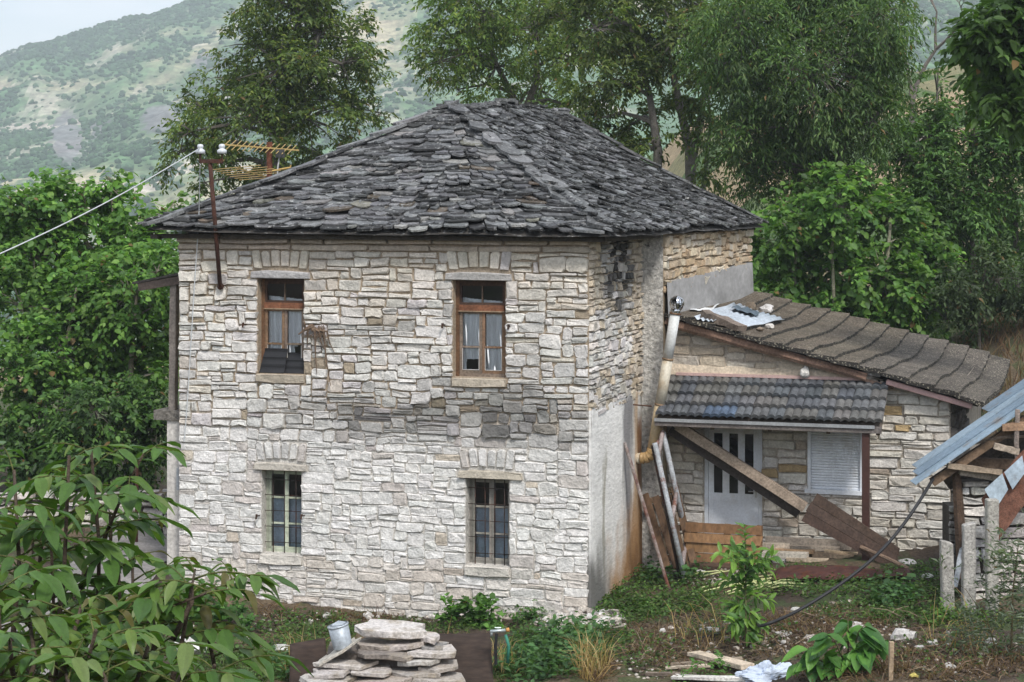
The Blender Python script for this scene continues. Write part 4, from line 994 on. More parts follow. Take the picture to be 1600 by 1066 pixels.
MB((.065, .03, .024)).box(pm_-.055, pm_+.055, -.96, -.85, .1, PZ0-.14).build('porch_post', M_PAINT, annex, world=False, bevel=.004)
MB((.17, .16, .145)).box(.45, 4.3, -1.0, .0, -.2, .13).build('floor_slab', M_CONC, annex, world=False)

# loose things lying on the roofs
def roofpt(px, py):
    def f(p):
        d = p-ap(0, 0, 0); m = d.dot(E1); y = d.dot(E2); return rz(m, y)+.04 if MR0 < m < MR1 and y > YB0 else -99
    return march(px, py, f, 27, 42, .01)
def chunk(name, label, cat, c, size, col, m=M_ROCK, seed=0, group=None, flat=1.0):
    rr_ = random.Random(seed); b = MB(); V_ = []
    bm_v = IV*np.array([1, 1, 1])
    # subdivide the icosahedron once for an uneven boulder
    v = [Vector(x) for x in IV]; f = []; mid = {}
    for (i, j, k) in IF:
        def mp_(p, q):
            key = (min(p, q), max(p, q))
            if key not in mid: mid[key] = len(v); v.append(((v[p]+v[q])/2).normalized())
            return mid[key]
        a_, b_, c2 = mp_(i, j), mp_(j, k), mp_(k, i); f += [(i, a_, c2), (j, b_, a_), (k, c2, b_), (a_, b_, c2)]
    sx = [rr_.uniform(.8, 1.25) for _ in range(3)]
    vs = []
    for p in v:
        n_ = 1+.42*noise.noise(p*1.2+Vector((seed*3.7, 0, 0)))+.18*noise.noise(p*3+Vector((seed, 5, 0)))
        q = Vector((p.x*size[0]*sx[0], p.y*size[1]*sx[1], p.z*size[2]*sx[2]))*n_*.5
        vs.append(c+q+Vector((0, 0, size[2]*.32)))
    b.add(vs, f, col)
    return tag(b.build(name, m, None, base=tuple(c)), label, cat, group)
chunk('stone', 'white stone lying on the upper edge of the grey tiled porch roof', 'stone', ap(2.62, -.12, PZ1+.05), (.17, .15, .20), (.62, .60, .56), seed=3)
chunk('stone', 'white flat stone at the right end of the porch roof edge', 'stone', ap(3.62, -.08, PZ1+.05), (.40, .2, .15), (.62, .58, .55), seed=4)
chunk('stone', 'dark brown rock at the back edge of the scrap sheets on the roof', 'stone', roofpt(1172, 488), (.22, .2, .2), (.16, .125, .09), seed=5)
chunk('stone', 'white rock lying right of the dark rock on the annex roof', 'stone', roofpt(1197, 487), (.25, .22, .16), (.52, .50, .48), seed=6)
chunk('stone', 'small pale stone below the corrugated scrap sheet on the annex roof', 'stone', roofpt(1203, 513), (.16, .14, .09), (.55, .52, .48), seed=7)
chunk('stone', 'small brown stone at the front edge of the corrugated scrap sheet', 'stone', roofpt(1188, 517), (.16, .14, .08), (.25, .2, .15), seed=8)
M_CORR = mat('galvanised_scrap', (.55, .60, .66), rough=.45, metal=.25, n1=2, a1=.2, n2=20, a2=.15, bump=.1)
def corrugated(name, label, cat, pix, up, m, waves=9, amp=.018, thick=.006):
    q = [roofpt(*p)+Vector((0, 0, up)) for p in pix]; b = MB(); nx, ny = waves*6, 4
    for i in range(nx):
        for j in range(ny):
            vv = []
            for (s, t) in ((i/nx, j/ny), ((i+1)/nx, j/ny), ((i+1)/nx, (j+1)/ny), (i/nx, (j+1)/ny)):
                p = q[0].lerp(q[1], s).lerp(q[3].lerp(q[2], s), t)+Vector((0, 0, amp*math.sin(s*waves*2*math.pi)+.03*noise.noise(Vector((s*3, t*3, waves)))))
                p += Vector((.05*noise.noise(Vector((s*6, t*9, 2))), 0, 0)); vv.append(p)
            b.add(vv, [(0, 1, 2, 3)])
    o = b.build(name, m, None, smooth=True); so = o.modifiers.new('thickness', 'SOLIDIFY'); so.thickness = thick
    return tag(o, label, cat)
corrugated('corrugated_sheet', 'light grey corrugated scrap sheet lying on the annex roof', 'sheet', [(1084, 500), (1160, 516), (1226, 503), (1146, 478)], .05, M_CORR)
corrugated('metal_sheet', 'flat white scrap sheet tucked under the grey corrugated sheet', 'sheet', [(1078, 486), (1112, 489), (1124, 477), (1088, 475)], .03, mat('white_scrap', (.72, .73, .74), rough=.5, a1=.1, a2=.1, bump=.1), 2, .006)
corrugated('roofing_strip', 'dark blue grey ribbed strip on top of the corrugated sheet', 'strip', [(1143, 492), (1183, 503), (1190, 499), (1150, 487)], .12, mat('dark_strip', (.09, .12, .15), rough=.5, a1=.1, a2=.1, bump=.1), 3, .014)
b = MB((.17, .135, .11)); p, q = roofpt(1100, 500), roofpt(1160, 520); b.beam(p+Vector((0, 0, .10)), q+Vector((0, 0, .07)), .20, .11, jit=.02, seg=6); tag(b.build('driftwood_log', M_WOOD, None), 'broken grey log weighing down the corrugated sheet on the annex roof', 'log')
# ------------------------------------------------------------------ things in the yard
# flue pipe on the side wall
fp = thing('flue_pipe', 'white stained flue pipe with chrome cowl leaning up beside the porch roof', 'pipe', hp(HW, 2.8, 2))
WP = (.66, .67, .66)
def onp(px, py, y): x, z = on_y(px, py, y); return hp(x, y, z)
p0, p1 = onp(1020, 703, 2.75), onp(1055, 490, 2.75); M_PIPE = mat('flue_enamel', rough=.45, n1=2, a1=.12, n2=25, a2=.15, bump=.1, tint=(.42, .26, .10), tscale=2.2, tlo=.52, thi=.75)
for k in range(3):
    a, b2 = p0.lerp(p1, k/3), p0.lerp(p1, (k+1)/3)
    MB(((.52, .42, .27), (.58, .53, .43), WP)[k]).tube([a-(p1-p0)*.01, b2], [.088-.003*k, .088-.003*k], 16).build('pipe_section', M_PIPE, fp, smooth=True)
    MB((.30, .20, .12)).tube([b2-(p1-p0).normalized()*.012, b2+(p1-p0).normalized()*.012], .094, 16).build('clamp_band', M_RUST, fp, smooth=True)
el = [onp(1001, 716, 2.75), onp(1007, 716, 2.75), onp(1013, 714, 2.75), onp(1018, 709, 2.75), p0+(p1-p0)*.01]
b = MB((.40, .26, .12))
for k in range(len(el)-1):
    for t in range(2): a, c = el[k].lerp(el[k+1], t/2), el[k].lerp(el[k+1], (t+1)/2); b.tube([a, a.lerp(c, .5), c], [.086, .094, .086], 14)
b.build('elbow', M_PIPE, fp, smooth=True)
MB((.5, .45, .36)).tube([onp(993, 717, 2.8), onp(1001, 716, 2.75)], .085, 14).build('wall_collar', M_PIPE, fp, smooth=True)
ax = (p1-p0).normalized(); M_CHROME = mat('chrome', (.55, .56, .58), rough=.12, metal=1., a1=.05, a2=0, bump=0)
MB().lathe([(.075, -.02), (.085, .02), (.08, .07), (.07, .09)], p1, ax, 14).build('cowl_neck', M_CHROME, fp, smooth=True)
b = MB(); cc = p1+ax*.16; rr_ = ax.orthogonal().normalized(); uu = ax.cross(rr_)
for k in range(16):
    a0, a1 = 2*math.pi*k/16, 2*math.pi*(k+.72)/16; n_ = 8
    for i in range(n_):
        def sp3(a, t): th = math.pi*(.04+.92*t); return cc+ax*(.125*math.cos(th))+(rr_*math.cos(a+t*.6)+uu*math.sin(a+t*.6))*.12*math.sin(th)
        b.add([sp3(a0, i/n_), sp3(a1, i/n_), sp3(a1, (i+1)/n_), sp3(a0, (i+1)/n_)], [(0, 1, 2, 3)])
b.build('cowl', M_CHROME, fp, smooth=True)
MB((.02, .02, .02)).lathe([(.02, -.08), (.085, 0), (.02, .08)], cc, ax, 10).build('cowl_core', M_DARKGLASS, fp)
MB((.10, .05, .03)).tube([hp(HW, 2.5, on_x(1000, 625, HW)[1]), hp(HW+.33, 2.6, on_x(1000, 625, HW)[1]-.03)], .012, 5).build('pipe_hook', M_RUST, fp)

# thin pole leaning on the plaster
q = on_x(970, 691, HW); pb = G(1046, 920)
tag(MB((.30, .26, .24)).tube([pb-Vector((0, 0, .03)), pb.lerp(hp(HW+.06, q[0], q[1]), .5), hp(HW+.06, q[0], q[1])], .028, 7).build('leaning_pole', mat('flaking_pole', rough=.7, n1=3, a1=.2, n2=30, a2=.4, bump=.4, tint=(.12, .04, .025), tscale=3, tlo=.45, thi=.62), None), 'thin rusty pole leaning against the white plastered side wall', 'pole')
# trestle frame of grey tube
fr = thing('tube_trestle', 'grey flaking tubular metal trestle leaning beside the porch opening', 'trestle', G(1070, 905))
GR = (.36, .38, .40); M_FLK = mat('flaking_paint', rough=.6, n1=4, a1=.2, n2=30, a2=.3, bump=.4, tint=(.17, .07, .045), tscale=6, tlo=.55, thi=.66)
ra, rb_ = G(1070, 906), onp(1023, 692, 2.35); sa = G(1080, 884); sa = P(1082, 882, sa.y); sb = onp(1036, 676, 2.62)
for (a, b2) in ((ra, rb_), (sa, sb)): MB(GR).tube([a, b2], .042, 8).build('rail', M_FLK, fr, smooth=True)
for t in (.96, .5, .16): MB((.30, .25, .24)).tube([ra.lerp(rb_, t-.07), sa.lerp(sb, t+.05)], .036, 7).build('rung', M_FLK, fr, smooth=True)
ra2, rb2 = ra+Vector((-.06, .12, 0)), rb_+Vector((-.03, .1, -.05)); MB((.06, .045, .04)).tube([ra2, rb2], .026, 6).build('brace', M_RUST, fr, smooth=True)
MB((.22, .12, .1)).tube([ra.lerp(rb_, .98), sa.lerp(sb, .9)+Vector((.0, .3, .15))], .028, 6).build('rung', M_FLK, fr, smooth=True)
# pallet standing behind the frame
PB = (.12, .072, .042); pl = thing('wooden_pallet', 'brown wooden pallet standing on end behind the tubular frame', 'pallet', G(1040, 885))
M_PAL = mat('pallet_wood', rough=.85, n1=3, a1=.3, n2=18, a2=.35, bump=.5, bdist=.006, bscale=30, stretch=(1, 1, .5))
for (x0, y0, x1, y1) in ((1020, 886, 1010, 772), (1036, 888, 1026, 776), (1050, 890, 1042, 768), (1064, 888, 1056, 760)):
    dx = (x0-1020)/44; top = onp(x1-2, y1, 2.95+.25*dx); bot = onp(x0+22, y0, 2.35+.3*dx); MB(jc(PB, .2)).beam(bot, top, .115, .028, up=E2, jit=.004, seg=3).build('board', M_PAL, pl)
for t in (.12, .5, .9):
    a, b2 = onp(1042, 886, 2.46).lerp(onp(1008, 772, 3.05), t), onp(1088, 886, 2.8).lerp(onp(1056, 764, 3.3), t); MB(jc(PB, .2)).beam(a, b2, .09, .08, jit=.004).build('block_rail', M_PAL, pl)
# pallet lying on its edge before the door
p2 = thing('wooden_pallet', 'orange brown slatted pallet standing on edge before the white door', 'pallet', ap(1.3, -.7, .1))
px0, px1 = an_y(1070, 850, -.75)[0], an_y(1190, 850, -.75)[0]
zs = [an_y(1130, y, -.75)[1] for y in (882, 866, 864, 846, 844, 832, 830, 819)]
OR = (.24, .135, .065)
zlow, zhigh = zs[0], zs[-1]; hgt = (zhigh-zlow)/4
for k in range(4):
    z0 = zlow+hgt*k+.006; e = rng.uniform(-.03, .03); MB(mixc(jc(OR, .14), (.12, .06, .03), .25 if k in (0, 3) else 0)).slab([ap(px0+e, -.76+.02*(k % 2), z0), ap(px1+rng.uniform(-.03, .02)-(.08 if k == 0 else 0), -.76+.02*(k % 2), z0+.0), ap(px1+rng.uniform(-.03, .02)-(.08 if k == 0 else 0), -.73, z0+hgt-.012), ap(px0+e, -.73, z0+hgt-.012)], -E2*.03).build('slat', M_PAL, p2)
for m in (px0+.08, (px0+px1)/2, px1-.1): MB(jc((.15, .085, .045), .2)).slab([ap(m, -.70, zlow), ap(m+.09, -.70, zlow), ap(m+.09, -.68, zhigh-.02), ap(m, -.68, zhigh-.02)], -E2*.1).build('stringer', M_PAL, p2)
MB((.07, .045, .03)).slab([ap(px0+.1, -.9, zlow-.0), ap(px1-.05, -.95, zlow-.02), ap(px1-.05, -.72, zlow+.03), ap(px0+.1, -.72, zlow+.03)], (0, 0, .06)).build('bottom_board', M_PAL, p2)
# loose boards before the wall
BD = (.36, .30, .24)
def board(label, x0, y0, x1, y1, yl0, yl1, w_, h, col, grp='loose boards before the annex wall'):
    a, b2 = onp(x0, y0, 3.5+yl0), onp(x1, y1, 3.5+yl1); o = MB(col).beam(a, b2, w_, h, jit=.005, seg=3).build('board', M_WOOD, None); return tag(o, label, 'board', grp)
board('thick pale board on top of the loose pile right of the slatted pallet', 1192, 866, 1262, 868, -.85, -.88, .20, .085, (.42, .38, .32))
board('short pale board at the back left of the loose pile against the wall', 1190, 853, 1234, 855, -.55, -.5, .14, .10, (.40, .34, .27))
board('long weathered board lying farthest back against the annex wall foot', 1234, 855, 1312, 858, -.35, -.3, .12, .06, (.30, .25, .20))
board('tan board lying lengthwise on the right of the loose pile', 1270, 866, 1334, 870, -.6, -.62, .14, .06, (.36, .26, .17))
board('narrow pale board jutting from under the thick board of the pile', 1230, 873, 1294, 877, -.9, -.95, .14, .06, (.36, .29, .21))
board('orange tan board between the thick board and the wall', 1210, 860, 1272, 862, -.65, -.65, .12, .05, (.33, .22, .13))
board('dark board lying lowest under the loose pile', 1206, 882, 1300, 884, -.75, -.8, .25, .06, (.10, .08, .065))
board('broad grey board standing on edge at the back of the loose pile', 1196, 846, 1330, 852, -.25, -.2, .05, .16, (.27, .23, .19))
board('reddish brown board lying across the front of the loose pile', 1212, 888, 1318, 890, -1.02, -1.05, .12, .05, (.22, .13, .08))
board('short tan offcut lying on the right part of the loose pile', 1288, 862, 1340, 866, -.5, -.5, .10, .05, (.40, .31, .21))
chunk('concrete_block', 'small grey concrete block under the loose boards', 'block', onp(1222, 882, 2.65), (.30, .2, .2), (.30, .29, .28), M_CONC, 12)
# diagonal timber and the wide brown board
a, b2 = onp(1058, 664, 2.95), onp(1258, 793, 3.05)
tag(MB((.33, .26, .20)).beam(a, b2, .12, .15, jit=.004, seg=6).build('timber_beam', M_WOOD, None), 'long sawn timber slanting down across the porch from the eaves', 'timber')
a, b2 = onp(1046, 672, 3.05), onp(1248, 803, 3.2)
tag(MB((.055, .045, .04)).beam(a, b2, .10, .13, jit=.004, seg=6).build('timber_beam', M_WOOD, None), 'dark timber slanting just behind and below the sawn timber', 'timber')
bo = thing('wide_board', 'wide dark brown planked board lying slanted against the brown post', 'board', G(1390, 888))
def wbp(px, py, t): return onp(px, py, 2.55-.15*t)
q = [wbp(1275, 770, 0), wbp(1404, 856, 1), wbp(1398, 893, 1), wbp(1249, 813, 0)]
for k in range(3):
    t0, t1 = k/3, (k+1)/3-.012; e = rng.uniform(-.02, .02); n_ = 8; b = MB(jc((.095, .062, .048), .18)); top = []
    for i in range(n_+1): s = e+i/n_; top.append(q[0].lerp(q[1], s).lerp(q[3].lerp(q[2], s), t0)+Vector((0, 0, .008*noise.noise(Vector((i, k, 1))))))
    bot = [q[0].lerp(q[1], e+i/n_).lerp(q[3].lerp(q[2], e+i/n_), t1)+Vector((0, 0, .008*noise.noise(Vector((i, k, 4))))) for i in range(n_, -1, -1)]
    b.slab(top+bot, -E2*(.025+.006*k)); b.build('plank', M_WOOD, bo)
for t in (.12, .85): MB((.10, .07, .05)).beam(q[0].lerp(q[1], t)+E2*.05, q[3].lerp(q[2], t)+E2*.05, .08, .05).build('batten', M_WOOD, bo)
a, b2 = onp(1345, 855, 2.45), G(1428, 893); tag(MB((.19, .13, .09)).tube([a, a.lerp(b2, .5)+Vector((0, 0, .01)), b2], .032, 7).build('wooden_pole', M_WOOD, None), 'brown round pole lying on the wide board behind the brown post', 'pole')
# rusty sheet on the ground
b = MB((.075, .032, .026)); n_, m_ = 20, 5; ga, gb, gc, gd = G(1203, 914), G(1424, 910), G(1420, 896), G(1222, 893)
for i in range(n_):
    for j in range(m_):
        vv = []
        for (s, t) in ((i/n_, j/m_), ((i+1)/n_, j/m_), ((i+1)/n_, (j+1)/m_), (i/n_, (j+1)/m_)):
            p = ga.lerp(gb, s).lerp(gd.lerp(gc, s), t); vv.append(Vector((p.x, p.y, max(p.z, zg1(p.x, p.y))+.07+.07*math.sin(math.pi*t)*(.6+.4*math.sin(s*5))+.03*noise.noise(Vector((s*6, t*3, 2))))))
        b.add(vv, [(0, 1, 2, 3)])
o = b.build('rusty_sheet', M_RUST, None, smooth=True); so = o.modifiers.new('thickness', 'SOLIDIFY'); so.thickness = .006
tag(o, 'dark rusty metal sheet lying on the grass before the brown post', 'sheet')
# black water hose in the air
def YY(t): return 24.8*(1-t)+25.3*t
hp_ = [(1458, 748), (1440, 778), (1415, 815), (1385, 852), (1350, 885), (1300, 922), (1240, 958), (1190, 978)]
pts = [P(px, py, 26.0-.25*i) for i, (px, py) in enumerate(hp_)]
pts += [G(1180, 980)+Vector((0, 0, .06)), G(1140, 990)+Vector((0, 0, .03)), G(1088, 1002)+Vector((0, 0, .02))]
pts2 = []
for i in range(len(pts)-1):
    p0_, p1_, p2_, p3_ = pts[max(i-1, 0)], pts[i], pts[i+1], pts[min(i+2, len(pts)-1)]
    for k in range(4):
        t = k/4; pts2.append(.5*((2*p1_)+(p2_-p0_)*t+(2*p0_-5*p1_+4*p2_-p3_)*t*t+(3*p1_-p0_-3*p2_+p3_)*t**3))
pts2.append(pts[-1])
tag(MB((.02, .022, .03)).tube(pts2, .022, 7).build('black_hose', M_DARKGLASS, None, smooth=True), 'black hose hanging from the blue grey shed roof down to the soil', 'hose')

# stack of flat stone slabs
PK = (.52, .44, .40); rsb = random.Random(31)
def flat_stone(px0, px1, py, Y0, dep, th, label, col, tiltx=0., lift=0., seed=0, grp='flat stone slabs of the pile'):
    rr2 = random.Random(seed); a, b2 = P(px0, py, Y0), P(px1, py, Y0); w_ = (b2-a).length; c = (a+b2)/2+Vector((0, dep/2, 0)); n_ = 10; top = []
    for i in range(n_):
        an = 2*math.pi*(i+.3*rr2.random()*2)/n_; ex = 5.0; cx, sx = math.cos(an), math.sin(an); k = (abs(cx)**ex+abs(sx)**ex)**(-1/ex)*rr2.choice((.72, .9, 1.0, 1.05))*rr2.uniform(.94, 1.06)
        x = cx*k*w_/2; y = sx*k*dep/2; top.append(c+Vector((x, y, tiltx*x+rr2.uniform(-.015, .015)-.03*y)))
    b = MB(col); v0 = len(b.v); n2 = n_
    ctr = sum(top, Vector())/n_
    rings = []
    for (s, dz) in ((.965, 0), (1.0, -.12), (.985, -.85), (.93, -1.0)):
        rings.append([ctr+(p-ctr)*(s*rr2.uniform(.97, 1.03))+Vector((0, 0, dz*th)) for p in top])
    vs = sum(rings, []); fs = [tuple(range(n_)), tuple(range(4*n_-1, 3*n_-1, -1))]
    for q in range(3):
        for k in range(n_): fs.append((q*n_+k, q*n_+n_+k, q*n_+n_+(k+1) % n_, q*n_+(k+1) % n_))
    b.add(vs, fs, col); return tag(b.build('stone_slab', M_SLAB, None), label, 'stone slab', grp)
Y0 = 23.6
SLABS = [(558, 662, 970, 0, .75, .115, 'large pinkish white slab on top of the stone pile', (.62, .56, .53), 0), (655, 684, 981, .1, .4, .08, 'small pink slab just right of the large top slab', (.58, .50, .47), .02),
 (488, 558, 1010, -.3, .55, .045, 'thin round edged slab tilting under the metal bucket', (.52, .47, .38), .62), (604, 662, 996, -.05, .6, .075, 'pink slab under the right half of the large top slab', (.50, .41, .36), .02),
 (656, 694, 997, .05, .5, .07, 'grey dark slab at the right shoulder of the pile', (.28, .26, .25), -.1), (548, 628, 998, -.1, .7, .07, 'broad brown slab in the middle of the pile', (.40, .32, .26), -.02),
 (492, 584, 1030, -.4, .6, .06, 'long pale slab at the left of the pile below the tilted slab', (.58, .51, .46), .04), (640, 708, 1008, -.2, .6, .08, 'rough pink white block at the right end of the pile', (.56, .49, .45), -.06),
 (548, 604, 1042, -.5, .5, .05, 'small pale pink slab low in the centre of the pile', (.54, .47, .43), .03), (484, 546, 1043, -.55, .55, .07, 'thick lavender pink slab low at the left of the pile', (.52, .45, .43), .06),
 (626, 684, 1024, -.35, .5, .07, 'greyish white slab low at the right of the pile', (.57, .54, .50), .03), (560, 650, 1013, -.3, .6, .07, 'dark brown slab wedged in the shaded middle of the pile', (.24, .19, .16), -.02),
 (652, 716, 1034, -.3, .6, .06, 'pale brown slab jutting out at the right below the pink white block', (.47, .40, .34), -.05), (600, 690, 1046, -.45, .7, .07, 'wide grey brown slab at the foot of the pile', (.38, .33, .29), 0),
 (470, 550, 1056, -.65, .6, .07, 'lowest left slab of the pile with a grey edge', (.48, .44, .40), .03), (540, 640, 1058, -.6, .8, .07, 'rust tinged slab lying at the very bottom of the pile', (.44, .34, .28), 0), (640, 720, 1056, -.5, .7, .08, 'lowest right slab of the pile half in dry weeds', (.45, .39, .34), -.03)]
for i, (a_, b_2, py, dy, dep, th, lab, col, tx) in enumerate(SLABS): g_ = sum(col)/3; flat_stone(a_-4, b_2+4, py+18-(py-970)*.08, Y0+dy, dep, th*.85, lab, mixc(col, (g_, g_*.98, g_*.93), .45), tx+rsb.uniform(-.06, .06), seed=i+2)
b = MB((.42, .35, .3)); zb_ = P(0, 1066, Y0).z
b.slab([P(505, 1022, Y0), P(690, 1022, Y0), P(690, 1015, Y0)+Vector((0, .45, 0)), P(505, 1015, Y0)+Vector((0, .45, 0))], (0, 0, .9), (.13, .11, .095), .06); tag(b.build('rubble_core', M_ROCK, None), 'dark rubble filling the inside of the stone pile', 'rubble', kind='stuff')
# bucket
bc = P(536, 1012, Y0-.1); bk = thing('bucket', 'tilted dented galvanised bucket standing on the stone pile', 'bucket', bc)
axb = Vector((-.22, -.05, 1)).normalized(); M_GALV = mat('galvanised', (.42, .46, .50), rough=.5, metal=.35, n1=6, a1=.2, n2=30, a2=.2, bump=.2)
MB().lathe([(.0, .0), (.112, .0), (.118, .02), (.125, .28), (.118, .28), (.112, .03), (0, .02)], bc, axb, 18).build('body', M_GALV, bk, smooth=True)
MB().lathe([(.124, .27), (.133, .275), (.133, .292), (.124, .295)], bc, axb, 18).build('rim', M_GALV, bk, smooth=True)
MB().tube([bc+axb*.27+Vector((-.12, 0, 0)), bc+axb*.31+Vector((-.05, -.08, 0)), bc+axb*.31+Vector((.06, -.08, 0)), bc+axb*.27+Vector((.12, 0, 0))], .006, 5).build('handle', M_GALV, bk)
MB().slab([bc+axb*.285+Vector((-.10, -.03, 0)), bc+axb*.285+Vector((.02, -.11, 0)), bc+axb*.30+Vector((.10, .03, .02)), bc+axb*.30+Vector((.0, .10, .02))], (0, 0, .008)).build('lid_flap', M_GALV, bk)
# dark sheets standing behind the pile
M_BROWNSH = mat('brown_sheet', rough=.85, n1=2, a1=.3, n2=14, a2=.35, bump=.3, bdist=.01, bscale=20, stretch=(.4, 1, 2))
def standing(label, pix, Y0_, col):
    q = [P(px, py, Y0_+dy) for (px, py, dy) in pix]; b = MB(col); n_, m_ = 12, 6
    for i in range(n_):
        for j in range(m_):
            vv = []
            for (s, t) in ((i/n_, j/m_), ((i+1)/n_, j/m_), ((i+1)/n_, (j+1)/m_), (i/n_, (j+1)/m_)):
                p = q[0].lerp(q[1], s).lerp(q[3].lerp(q[2], s), t); vv.append(p+Vector((0, .02*noise.noise(Vector((s*3, t*2, 8))), .012*noise.noise(Vector((s*4, t*4, 1))))))
            b.add(vv, [(0, 1, 2, 3)])
    o = b.build('corrugated_sheet', M_BROWNSH, None, smooth=True); so = o.modifiers.new('thickness', 'SOLIDIFY'); so.thickness = .006; return tag(o, label, 'sheet', 'dark brown sheets behind the stone pile')
standing('dark brown ribbed sheet standing left of the stone pile', [(453, 1006, 0), (508, 996, .1), (516, 1080, -.1), (452, 1080, -.2)], 24.2, (.05, .034, .027))
standing('dark brown ribbed sheet standing right of the stone pile', [(668, 991, .2), (766, 989, .2), (772, 1078, -.15), (664, 1078, -.15)], 24.25, (.046, .032, .025))
# garden tap on a green hose
tp = thing('garden_tap', 'small grey garden tap on a green hose beside the dark sheet', 'tap', P(786, 1030, 24.1))
MB((.04, .20, .14)).tube([P(793, 1036, 24.1), P(795, 1010, 24.1), P(790, 992, 24.1)], .02, 7).build('hose', M_PAINT, tp, smooth=True)
MB((.45, .5, .5)).tube([P(766, 987, 24.1), P(790, 985, 24.1)], .022, 8).tube([P(768, 986, 24.1), P(768, 994, 24.1)], .018, 7).build('body', M_METAL, tp, smooth=True)
MB((.5, .25, .08)).tube([P(791, 985, 24.1), P(796, 984, 24.1)], .028, 8).build('coupling', M_PAINT, tp, smooth=True)
MB((.45, .5, .5)).tube([P(778, 986, 24.1), P(778, 981, 24.1)], .01, 5).tube([P(773, 981, 24.1), P(783, 981, 24.1)], .008, 5).build('handle', M_METAL, tp)
MB((.07, .03, .08)).tube([P(775, 1038, 24.1), P(774, 1010, 24.1), P(776, 990, 24.1)], .02, 7).build('standpipe', M_DARKGLASS, tp)

# ------------------------------------------------------------------ shed at the right edge
SH = P(1545, 940, 26.2); shed = thing('stone_shed', 'ruined stone shed with blue grey metal roof sheets at the right edge', 'shed', SH)
def sq(px, py, Y): return P(px, py, Y)
M_BLUE = mat('blue_sheet', rough=.5, metal=.3, n1=1.5, a1=.25, n2=20, a2=.2, bump=.3, bdist=.01, bscale=6, tint=(.22, .17, .13), tscale=3.5, tlo=.58, thi=.76)
def sheet3(pts, name, col, m, par, th=.008, rib=0):
    b = MB(col); n_ = 10
    for i in range(n_):
        s0, s1 = i/n_, (i+1)/n_; w0, w1 = (rib*(i % 2)), (rib*((i+1) % 2))
        b.add([pts[0].lerp(pts[1], s0)+Vector((0, 0, w0)), pts[0].lerp(pts[1], s1)+Vector((0, 0, w1)), pts[3].lerp(pts[2], s1)+Vector((0, 0, w1)), pts[3].lerp(pts[2], s0)+Vector((0, 0, w0))], [(0, 1, 2, 3)])
    o = b.build(name, m, par); so = o.modifiers.new('thickness', 'SOLIDIFY'); so.thickness = th; return o
back = Vector((0, 1, 0))
def rs_(px0, py0, px1, py1, Y, d0, d1, dz=0, col=(.24, .31, .38)):
    a, b2 = sq(px0, py0, Y), sq(px1, py1, Y)+Vector((0, 0, 0)); sheet3([a+back*d0+Vector((0, 0, dz)), b2+back*d0+Vector((0, 0, dz)), b2+back*d1+Vector((0, 0, dz)), a+back*d1+Vector((0, 0, dz))], 'roof_sheet', col, M_BLUE, shed, .012)
rs_(1430, 757, 1720, 557, 25.9, 0, .34, 0, (.27, .35, .42)); rs_(1441, 749, 1720, 557, 25.9, .30, .64, .018, (.22, .29, .36)); rs_(1447, 745, 1720, 557, 25.9, .60, .92, .036, (.27, .34, .40)); rs_(1570, 660, 1720, 557, 25.9, .88, 1.3, .05, (.19, .25, .31))
BR = (.17, .115, .075)
def shb(px0, py0, px1, py1, Y0_, Y1_, w_, h, col, name='timber', jit=.008): MB(col).beam(sq(px0, py0, Y0_), sq(px1, py1, Y1_), w_, h, jit=jit, seg=4).build(name, M_WOOD, shed)
shb(1456, 754, 1700, 588, 26.1, 26.1, .09, .11, BR, 'rafter'); shb(1475, 752, 1700, 600, 26.5, 26.5, .09, .11, (.10, .08, .065), 'rafter'); shb(1480, 759, 1700, 614, 26.8, 26.8, .09, .11, (.08, .065, .05), 'rafter')
MB((.10, .065, .045)).tube([sq(1503, 890, 26.25), sq(1498, 800, 26.25), sq(1494, 735, 26.25)], [.07, .075, .06], 7).build('post', M_BARK, shed)
shb(1480, 728, 1565, 738, 26.0, 26.05, .07, .07, (.33, .26, .19)); shb(1500, 736, 1600, 752, 26.1, 26.2, .08, .10, (.36, .31, .25)); shb(1510, 722, 1640, 728, 26.4, 26.3, .14, .13, (.16, .11, .075)); shb(1510, 735, 1640, 745, 26.5, 26.5, .13, .1, (.14, .10, .07))
MB((.24, .19, .15)).tube([sq(1520, 693, 26.1), sq(1560, 684, 26.05), sq(1640, 680, 26.0)], [.025, .022, .018], 6).build('branch', M_BARK, shed)
shb(1565, 668, 1650, 662, 25.95, 25.9, .15, .10, (.30, .19, .12)); shb(1553, 696, 1592, 706, 25.95, 25.9, .09, .08, (.40, .33, .26))
MB((.28, .23, .20)).tube([sq(1590, 730, 25.9), sq(1588, 690, 25.9), sq(1590, 640, 25.9)], .035, 6).build('stake', M_BARK, shed)
MB((.03, .025, .02)).slab([sq(1510, 725, 27.6), sq(1760, 585, 27.6), sq(1760, 1000, 27.6), sq(1490, 1000, 27.6)], (0, -.05, 0)).build('back_wall', M_ROCK, shed)
# stone pier and wall: rough courses
r = random.Random(41)
def shx(px, Y): return (px-HX)/F*Y
def courses(px0, px1, pytop, pybot, Y, hr, wr, cols, dep=(.03, .09)):
    x0, x1 = shx(px0, Y), shx(px1, Y); z0, z1 = P(0, pybot, Y).z, P(0, pytop, Y).z
    MB((.06, .05, .04)).slab([Vector((x0+.03, Y+.02, z0)), Vector((x1, Y+.02, z0)), Vector((x1, Y+.02, z1-.03)), Vector((x0+.03, Y+.02, z1-.03))], (0, -.5, 0)).build('core', M_ROCK, shed)
    for (xa, xb, za, zb) in skyline(x0, x1, z0, z1, [], wr, hr, r):
        v, f = stone(rect_poly(xa, xb, za, zb, .014, r, .03, 61), r.uniform(*dep), r, .02); c = jc(r.choice(cols), .15, r); b = MB(c); b.add([(u, Y-d, q) for (u, q, d) in v], f, c); b.build('stone', M_ROCK, shed)
